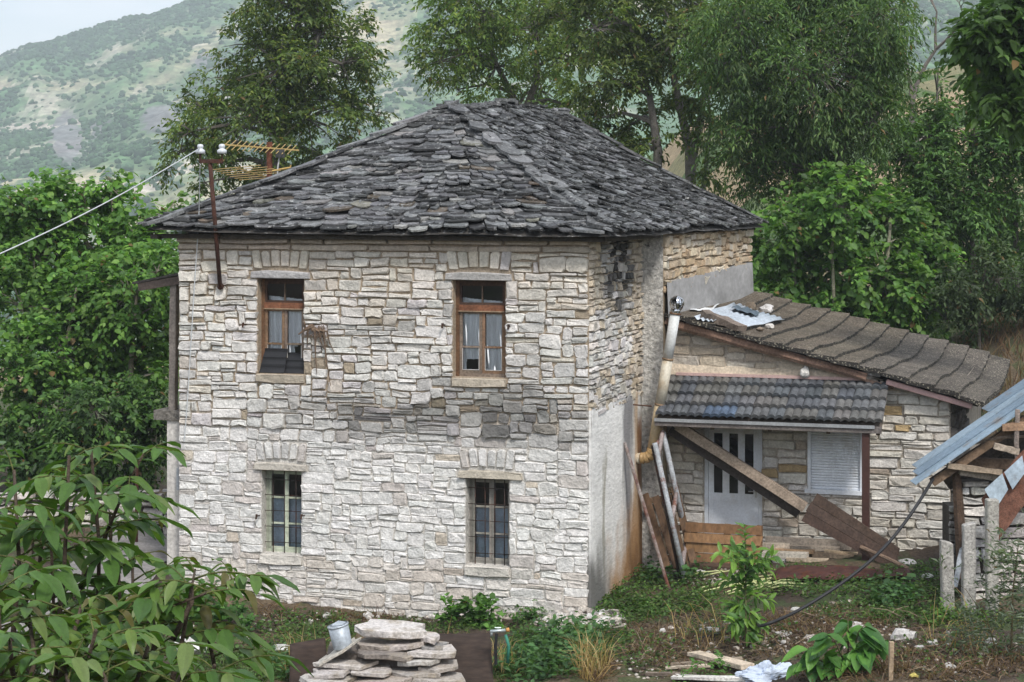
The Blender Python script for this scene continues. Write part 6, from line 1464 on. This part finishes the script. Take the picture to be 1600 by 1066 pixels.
shoots = [([(70, 1150), (100, 900), (108, 712)], 8.3, 'd', 12), ([(150, 1140), (155, 850), (142, 700)], 8.6, 'd', 12), ([(205, 1000), (250, 955), (315, 930), (370, 905)], 7.9, 'm', 8), ([(10, 1120), (30, 880), (22, 735)], 8.2, 'd', 12),
          ([(70, 1130), (110, 1010), (128, 945)], 7.5, 'y', 8), ([(250, 1140), (285, 1000), (300, 915)], 7.9, 'd', 8), ([(-40, 1050), (-25, 860), (-20, 760)], 7.8, 'd', 9), ([(155, 860), (195, 765), (228, 702)], 8.7, 'd', 8), ([(325, 1150), (335, 1040), (315, 945)], 8.2, 'm', 7),
          ([(30, 1130), (55, 1030), (45, 960)], 7.3, 'm', 7), ([(180, 1140), (215, 1060), (235, 1000)], 7.4, 'd', 8), ([(120, 1130), (190, 1000), (185, 880)], 8.5, 'd', 9), ([(300, 940), (300, 915), (305, 890)], 7.8, 'y', 4), ([(60, 900), (70, 800), (60, 745)], 8.9, 'd', 7), ([(140, 1150), (130, 1060), (150, 985)], 7.2, 'y', 6), ([(270, 1150), (320, 1085), (335, 1040)], 7.8, 'd', 6), ([(90, 1140), (85, 980), (80, 850)], 8.4, 'd', 12), ([(170, 1140), (175, 980), (172, 800)], 8.8, 'd', 11), ([(10, 1140), (0, 1000), (-5, 900)], 7.4, 'd', 9), ([(220, 1140), (240, 1010), (245, 930)], 8.1, 'd', 9), ([(50, 1140), (20, 1050), (15, 1000)], 7.0, 'd', 7), ([(120, 1140), (110, 1080), (100, 1040)], 7.0, 'd', 7), ([(200, 1140), (170, 1080), (160, 1050)], 7.0, 'd', 7), ([(250, 1140), (270, 1080), (285, 1050)], 7.1, 'd', 7), ([(60, 1140), (130, 980), (130, 820)], 9.3, 'd', 13), ([(0, 1140), (60, 1000), (50, 830)], 9.4, 'd', 13), ([(200, 1140), (210, 1000), (205, 820)], 9.4, 'd', 12), ([(100, 1140), (150, 1060), (180, 960)], 9.0, 'd', 10), ([(0, 1130), (-10, 1000), (10, 920)], 9.0, 'd', 10), ([(240, 1140), (200, 1020), (110, 930)], 9.2, 'd', 11), ([(130, 1140), (60, 1080), (40, 1040)], 8.6, 'd', 9), ([(250, 1140), (250, 1090), (230, 1060)], 8.6, 'd', 9)]
for (pp, Y, kind, nlv) in shoots:
    pl_ = [P(px, py, Y+.12*i*wr_.uniform(-1, 1)) for i, (px, py) in enumerate(pp)]
    if pp[0][1] > 1100: st_.tube([wb0+Vector((wr_.uniform(-.05, .05), wr_.uniform(-.05, .05), .0)), wb0.lerp(pl_[0], .6)+Vector((0, 0, .05))]+pl_, [.035, .024, .016]+[.011-.006*i/len(pl_) for i in range(1, len(pl_))], 6)
    else: st_.tube([P(pp[0][0]-30, pp[0][1]+60, Y)]+pl_, [.013, .011]+[.008-.005*i/len(pl_) for i in range(1, len(pl_))], 6)
    az = wr_.uniform(0, 6)
    for k in range(nlv):
        t = (k+.6)/nlv; t = .12+.88*t; f = t*(len(pl_)-1); i = min(int(f), len(pl_)-2); a = pl_[i].lerp(pl_[i+1], f-i); az += 2.4+wr_.uniform(-.4, .4); el = .25+.5*t+wr_.uniform(-.15, .2)
        d = Vector((math.cos(az)*math.cos(el), math.sin(az)*math.cos(el)*.8, math.sin(el))); ln_ = (.22+.10*wr_.random())*(1 if t < .85 else .65); pts = [a]; dd = d.copy()
        for q in range(4): dd = (dd+Vector((0, 0, -.20))).normalized(); pts.append(pts[-1]+dd*ln_/4)
        st_.tube(pts, [.005, .004, .0035, .003, .002], 4, (.09, .10, .03))
        young = kind == 'y' or (kind == 'm' and wr_.random() < .45) or (t > .9 and wr_.random() < .35); ms = LMY if young else LMD
        sz = wr_.uniform(.115, .17)*(.75 if young else 1)*(1 if t < .85 else .75); s_ = dd.cross(Vector((0, 0, 1))).normalized()
        for (qi, sc) in ((1, .62), (2, .82), (3, 1.0)):
            for sg in (-1, 1):
                ld = (pts[qi+1]-pts[qi]).normalized()*.55+s_*sg*.85+Vector((wr_.uniform(-.2, .2), wr_.uniform(-.2, .2), -.28+wr_.uniform(-.2, .2)))
                place_leaf(wr_.choice(ms), wal, pts[qi], ld, Vector((wr_.uniform(-.3, .3), wr_.uniform(-.3, .3), 1)), sz*sc*wr_.uniform(.85, 1.15), LST)
        place_leaf(wr_.choice(ms), wal, pts[4], dd+Vector((0, 0, -.15)), Vector((wr_.uniform(-.2, .2), wr_.uniform(-.2, .2), 1)), sz*1.2, LST)
st_.build('stem', M_BARK, wal, smooth=True); emit_leaves(LST, wal)
# citrus sapling
LC = [leaflet_mesh('leaf', c, .36, dr, .5, 40+i) for i, (c, dr) in enumerate([((.14, .27, .04), .2), ((.18, .32, .05), .35), ((.10, .21, .04), .1), ((.075, .17, .035), .3)])]
gs = G(1166, 1012); cs = thing('citrus_sapling', 'slender bright green sapling standing in the yard before the slatted pallet', 'sapling', tuple(gs)); sm = MB((.13, .14, .06)); LST = []; w2 = random.Random(5); kk = gs.y/F
def at(px, py, dy=0): return P(px, py, gs.y+dy)
stem = [gs-Vector((0, 0, .05)), at(1165, 930), at(1166, 870), at(1163, 822)]; sm.tube(stem, [.018, .014, .010, .005], 6)
br = [((1166, 985), (1180, 1000)), ((1166, 950), (1190, 975)), ((1165, 945), (1140, 950)), ((1165, 925), (1205, 940)), ((1165, 915), (1128, 905)), ((1166, 905), (1200, 890)), ((1165, 895), (1125, 862)), ((1166, 890), (1210, 868)), ((1166, 875), (1145, 860)), ((1166, 930), (1150, 985)), ((1166, 960), (1172, 1005)), ((1165, 905), (1180, 860)), ((1165, 940), (1160, 900)), ((1166, 965), (1145, 975))]
tw_ = [(stem[1], stem[3], 34, .15)]
for (a, c) in br: p, q = at(*a), at(*c, w2.uniform(-.3, .3)); sm.tube([p, p.lerp(q, .5)+Vector((0, 0, .05)), q], [.008, .006, .003], 4); tw_.append((p.lerp(q, .05), q, 19, .19))
for (p, q, n_, sz) in tw_:
    ax = (q-p).normalized()
    for i in range(n_):
        a = i*2.4+w2.uniform(-.3, .3); s_ = ax.orthogonal().normalized(); u_ = ax.cross(s_); d = ax*.5+(s_*math.cos(a)+u_*math.sin(a))*.9+Vector((0, 0, -.05)); place_leaf(w2.choice(LC), cs, p.lerp(q, (i+1)/n_), d, Vector((w2.uniform(-.5, .5), w2.uniform(-.8, .1), 1)), sz*w2.uniform(.7, 1.2), LST)
sm.build('stem', M_BARK, cs, smooth=True); emit_leaves(LST, cs)
# young walnut seedling on the right
LW = [leaflet_mesh('leaf', c, .52, dr, .4, 60+i) for i, (c, dr) in enumerate([((.10, .24, .04), .3), ((.13, .29, .05), .4), ((.075, .19, .035), .2), ((.055, .15, .035), .35)])]
gs = G(1325, 1052); cs = thing('walnut_seedling', 'leafy young walnut seedling with broad hanging leaves beside the pale stake', 'sapling', tuple(gs)); sm = MB((.12, .12, .06)); LST = []
for (a, c) in (((1325, 1050), (1325, 968)), ((1322, 1045), (1262, 1015)), ((1326, 1040), (1385, 1000)), ((1325, 1048), (1290, 990)), ((1326, 1040), (1352, 975)), ((1322, 1050), (1250, 1040)), ((1330, 1050), (1350, 1020))):
    p, q = at(*a), at(*c, w2.uniform(-.3, .2)); mid = p.lerp(q, .6)+Vector((0, 0, .10)); sm.tube([p, mid, q], [.012, .009, .004], 5)
    for i in range(11):
        t = (i+1.5)/12; c_ = p.lerp(mid, t/.6) if t < .6 else mid.lerp(q, (t-.6)/.4); a_ = w2.uniform(0, 6.3); d = Vector((math.cos(a_), math.sin(a_)*.7-.3, -.25+w2.uniform(-.35, .3))); place_leaf(w2.choice(LW), cs, c_, d, Vector((w2.uniform(-.3, .3), w2.uniform(-.5, .2), 1)), w2.uniform(.22, .36), LST)
sm.build('stem', M_BARK, cs, smooth=True); emit_leaves(LST, cs)
# small plants
def plant(name, label, cat, px, py, lumps, leaf, n, cols, broad=True, wr=.8, tl=.2, seed=1, droop=.2, stems=None, dY=0.0):
    g_ = G(px, py); tree(name, label, cat, lumps, g_.y+dY, .12, leaf, n, cols, stems or [[(px, py, 1.2, 0), (px, py-18, .8, 0)]], None, wr=wr, broad=broad, tl=tl, seed=seed, droop=droop, nl=5, barkcol=(.1, .08, .04), ground=True, sag=.2, twigs=False)
plant('garden_geranium', 'round leaved green plant growing at the house foot below the right windows', 'plant', 735, 990, [(715, 965, 24), (745, 958, 24), (768, 972, 18), (700, 978, 16), (735, 980, 24), (755, 985, 18)], .085, 900, [(.06, .14, .025), (.085, .18, .035), (.045, .10, .02)], True, .95, .15, 31, dY=.5)
plant('leafy_tuft', 'small dense green tuft at the wall foot near the house corner', 'plant', 838, 974, [(825, 962, 14), (845, 958, 15), (860, 964, 10), (815, 968, 9)], .05, 900, [(.045, .11, .022), (.06, .14, .028)], True, .6, .12, 32, dY=.3)
plant('green_sprout', 'leafy green sprout growing before the middle of the stone pile', 'plant', 603, 1075, [(598, 1020, 18), (608, 1045, 20), (590, 1045, 15), (618, 1030, 12), (600, 1065, 16)], .10, 170, [(.07, .17, .03), (.10, .22, .04)], True, .42, .16, 33, 0, [[(603, 1085, 1.2, 0), (602, 1040, 1, 0), (600, 1010, .6, 0)]], dY=-.1)
plant('olive_shrub', 'grey green olive shrub with narrow leaves at the lower right edge', 'shrub', 1580, 1015, [(1575, 900, 30), (1590, 850, 26), (1545, 930, 26), (1595, 950, 34), (1560, 975, 34), (1520, 965, 20), (1610, 890, 40), (1500, 975, 18), (1585, 1000, 30), (1530, 1000, 20), (1480, 900, 0.1)], .105, 1500, [(.13, .16, .12), (.16, .19, .15), (.10, .13, .09)], False, .16, .35, 34, -.2, [[(1580, 1030, 2, 0), (1582, 930, 1.4, 0), (1592, 845, .7, 0)], [(1560, 1030, 1.5, 0), (1540, 960, 1, 0), (1522, 940, .5, 0)]], dY=-.4)
plant('low_vine', 'small bright vine at the foot of the middle concrete post', 'plant', 1498, 975, [(1490, 966, 16), (1515, 962, 14), (1470, 972, 14), (1530, 968, 10)], .06, 500, [(.08, .16, .03), (.11, .2, .04)], True, .7, .15, 35)
plant('leafy_weed', 'sparse trailing weed with pale green leaves among the planks', 'plant', 1100, 1062, [(1090, 1050, 16), (1115, 1045, 14), (1135, 1054, 12), (1065, 1056, 12)], .06, 260, [(.06, .14, .03), (.09, .18, .04)], True, .6, .18, 36)
plant('ivy_bush', 'green bush at the corner behind the near walnut leaves', 'bush', 330, 985, [(300, 930, 26), (330, 955, 30), (280, 960, 26), (360, 975, 24), (320, 990, 26), (262, 985, 24), (390, 985, 16)], .085, 1600, [(.05, .12, .025), (.075, .16, .035)], True, .8, .25, 37, dY=.2)

# ground cover: nobody could count it
def cover(name, label, regs, n, cols, size, hgt, broad=True, wr=.7):
    X, Y, Z = gxy(scatter(regs, n)); n = len(X); Cc = np.stack([X, Y, Z+NR.random(n)**1.5*hgt], -1); D = NR.normal(0, 1, (n, 3)); D[:, 2] = np.abs(D[:, 2])*.5-.1
    Up = np.array([0, 0, 1.])+NR.normal(0, .4, (n, 3)); cl = fbm(X*4, Y*4, 2, 3); c = np.array(cols)[NR.integers(0, len(cols), n)]*NR.uniform(.7, 1.3, (n, 1))*(.6+.8*cl)[:, None]
    V, Fq = leafarr(Cc, D, Up, size*NR.uniform(.6, 1.4, n), wr, broad=broad); o = link(name, mesh_np(name, V, Fq, np.repeat(c, 2, 0)), M_LEAF); o['kind'] = 'stuff'; o['label'] = label
GC_ = [(.075, .15, .032), (.095, .18, .04), (.055, .115, .028), (.12, .17, .05)]
cover('ground_cover', 'low green weeds covering the soil of the yard', [(1025, 930, 95, 38, 9), (985, 955, 60, 22, 4), (1440, 912, 80, 26, 5), (1270, 922, 110, 14, 4), (1400, 955, 80, 22, 4), (875, 1025, 85, 38, 6), (850, 990, 60, 14, 2.5), (480, 985, 80, 26, 4), (410, 1035, 100, 34, 5), (1340, 905, 60, 10, 2), (640, 985, 110, 10, 1.5), (1120, 950, 60, 20, 2), (1150, 990, 100, 20, 1.6), (1330, 960, 80, 18, 1.8), (1480, 1020, 100, 30, 1.6), (1010, 1020, 60, 26, 1.4), (260, 960, 60, 40, 2), (1510, 975, 70, 15, 2), (940, 1000, 50, 20, 1.5), (1250, 895, 40, 8, 1)], 17000, GC_, .05, .10)
cover('ground_cover', 'taller leafy weeds in the middle foreground', [(870, 1030, 80, 34, 4), (905, 1005, 50, 20, 2), (820, 1050, 50, 24, 2), (1395, 940, 40, 20, 1.2), (1050, 905, 60, 14, 1), (460, 1050, 60, 20, 1)], 2600, [(.075, .165, .055), (.095, .19, .06), (.055, .125, .045)], .085, .26)
def stalks(name, label, regs, n, cols, ln_, lean, wd=.006):
    X, Y, Z = gxy(scatter(regs, n)); n = len(X); A_ = np.stack([X, Y, Z-.02], -1); d = NR.normal(0, lean, (n, 3)); d[:, 2] = 1; d = nrm(d); l_ = ln_*NR.uniform(.4, 1.3, n)[:, None]; s = nrm(np.cross(d, NR.normal(0, 1, (n, 3))))*wd
    mid = A_+d*l_*.6; dr = d.copy(); dr[:, 2] -= .7; T_ = mid+nrm(dr)*l_*.45; V = np.stack([A_-s, A_+s, mid+s*.7, mid-s*.7, T_], 1).reshape(-1, 3); k = np.arange(n)*5
    Fq = np.concatenate([np.stack([k, k+1, k+2], -1), np.stack([k, k+2, k+3], -1), np.stack([k+3, k+2, k+4], -1)]); c = np.array(cols)[NR.integers(0, len(cols), n)]*NR.uniform(.7, 1.3, (n, 1))
    o = link(name, mesh_np(name, V, Fq, np.concatenate([c, c, c])), M_LEAF); o['kind'] = 'stuff'; o['label'] = label
DRY = [(.19, .12, .065), (.27, .19, .11), (.14, .085, .05), (.11, .06, .04)]
stalks('dry_weeds', 'dry brown stalks and dead weeds over the yard', [(930, 1045, 30, 24, 4), (690, 1050, 50, 18, 4), (1120, 985, 140, 26, 4), (1300, 975, 90, 24, 4), (1040, 1020, 70, 30, 3), (1500, 1040, 110, 30, 5), (1230, 1000, 100, 30, 3), (550, 970, 70, 8, 1.5), (430, 960, 40, 14, 1.2), (800, 1040, 60, 24, 1.5), (1340, 1050, 90, 20, 4)], 5200, DRY, .22, .9)
stalks('dry_grass', 'tall pale dry grass stems in the middle foreground', [(925, 1050, 24, 18, 3), (700, 1055, 30, 14, 1.5), (470, 1050, 30, 20, 1), (1500, 1000, 60, 30, 1), (1100, 1000, 60, 20, .7), (780, 1050, 30, 14, .8)], 420, [(.48, .36, .18), (.40, .27, .12)], .55, .35)
stalks('green_grass', 'green grass blades at the lower left of the yard', [(400, 1045, 100, 26, 4), (500, 1000, 60, 20, 2), (640, 985, 120, 10, 1), (780, 1055, 60, 14, 1.5), (1430, 965, 80, 20, 1)], 3500, [(.07, .12, .03), (.10, .15, .04)], .16, .6)
cover('leaf_litter', 'dead brown leaves and chips littering the yard soil', [(1150, 990, 160, 40, 5), (1350, 985, 140, 40, 5), (1480, 1035, 130, 34, 5), (1060, 1030, 90, 36, 3), (940, 1000, 80, 30, 2), (560, 975, 140, 14, 2), (430, 990, 90, 40, 2), (1250, 1040, 140, 30, 3), (1150, 915, 80, 14, 1.5)], 6500, [(.13, .085, .05), (.20, .14, .085), (.085, .055, .036), (.26, .20, .13), (.06, .045, .032)], .045, .02, False, .5)
pts = scatter([(1150, 995, 170, 40, 5), (1380, 990, 150, 40, 5), (1500, 1035, 120, 34, 5), (1040, 1030, 90, 36, 3), (560, 985, 160, 20, 2), (420, 1000, 100, 40, 2)], 1500)
X, Y, Z = gxy(pts); n = len(X); o = blobs('soil_clods', X, Y, Z-.012, NR.uniform(.015, .05, n), np.array([[.075, .054, .038]])*NR.uniform(.6, 1.4, (n, 1)), M_ROCK, 'stuff', .6); o['label'] = 'dark clods of loose soil in the yard'
X, Y = NR.uniform(9.2, 14, 3000), NR.uniform(36, 43, 3000); A_ = np.stack([X, Y, zg(X, Y)], -1)
n = 3000; d = NR.normal(0, .5, (n, 3)); d[:, 2] = 1; d = nrm(d); l_ = NR.uniform(.15, .6, (n, 1)); s = nrm(np.cross(d, NR.normal(0, 1, (n, 3))))*.012; V = np.stack([A_-s, A_+s, A_+d*l_], 1).reshape(-1, 3); c = np.array(DRY)[NR.integers(0, 4, n)]
o = link('bank_grass', mesh_np('bank_grass', V, np.arange(n*3).reshape(-1, 3), c), M_LEAF); o['kind'] = 'stuff'; o['label'] = 'dry grass on the bank beyond the roof end'
b = MB((.12, .085, .06)); r3 = random.Random(8)
for p in [Vector(q) for q in zip(*gxy(scatter([(1150, 995, 160, 34, 5), (1400, 990, 150, 40, 5), (1500, 1035, 110, 30, 4), (1050, 1030, 80, 30, 2), (1570, 900, 30, 50, 1)], 180)))]:
    a = r3.uniform(0, 6.3); l_ = r3.uniform(.15, .6); d = Vector((math.cos(a), math.sin(a)*.7, r3.uniform(-.05, .35)))*l_
    b.tube([p, p+d*.5+Vector((0, 0, .04)), p+d], [.008, .006, .003], 3, jc(r3.choice(((.16, .11, .075), (.10, .07, .05), (.26, .20, .14))), .2))
o = b.build('twigs', M_BARK, None); o['kind'] = 'stuff'; o['label'] = 'dry twigs and sticks strewn over the soil'
# pale cut stems lying before the rusty sheet
b = MB((.42, .44, .20)); r2 = random.Random(2); 
for k in range(16):
    p = G(r2.uniform(1090, 1230), r2.uniform(900, 922)); a = r2.uniform(-.35, .35); l_ = r2.uniform(.5, 1.1); d = Vector((math.cos(a), math.sin(a), 0))*l_/2
    p0_, p1_ = p-d, p+d; p0_.z = zg1(p0_.x, p0_.y)+.03; p1_.z = zg1(p1_.x, p1_.y)+.03; mid = (p0_+p1_)/2; mid.z = max(mid.z, zg1(mid.x, mid.y)+.05); b.tube([p0_, mid, p1_], [.012, .016, .008], 5, jc((.42, .44, .20), .2))
o = b.build('cut_stems', M_PAINT, None); o['kind'] = 'stuff'; o['label'] = 'pale green cut stems strewn before the rusty sheet'

# ------------------------------------------------------------------ air: haze that fades the mountainside
x0, x1, y0, y1, z0, z1 = -760, 860, -60, 2080, -130, 470
b = MB(); b.box(x0, x1, y0, y1, z0, z1); hz = b.build('haze', None, None); hz['kind'] = 'stuff'
hm = bpy.data.materials.new('air'); hm.use_nodes = True; t = hm.node_tree; t.nodes.clear(); pv = N(t, 'ShaderNodeVolumePrincipled'); pv.inputs['Color'].default_value = (.84, .92, 1, 1); pv.inputs['Density'].default_value = HAZE; pv.inputs['Anisotropy'].default_value = .0
mo = N(t, 'ShaderNodeOutputMaterial'); t.links.new(pv.outputs[0], mo.inputs['Volume']); hz.data.materials.append(hm)
print('script', round(time.time()-T00, 1), 's, objects', len(bpy.data.objects), 'polys', sum(len(m.polygons) for m in bpy.data.meshes))
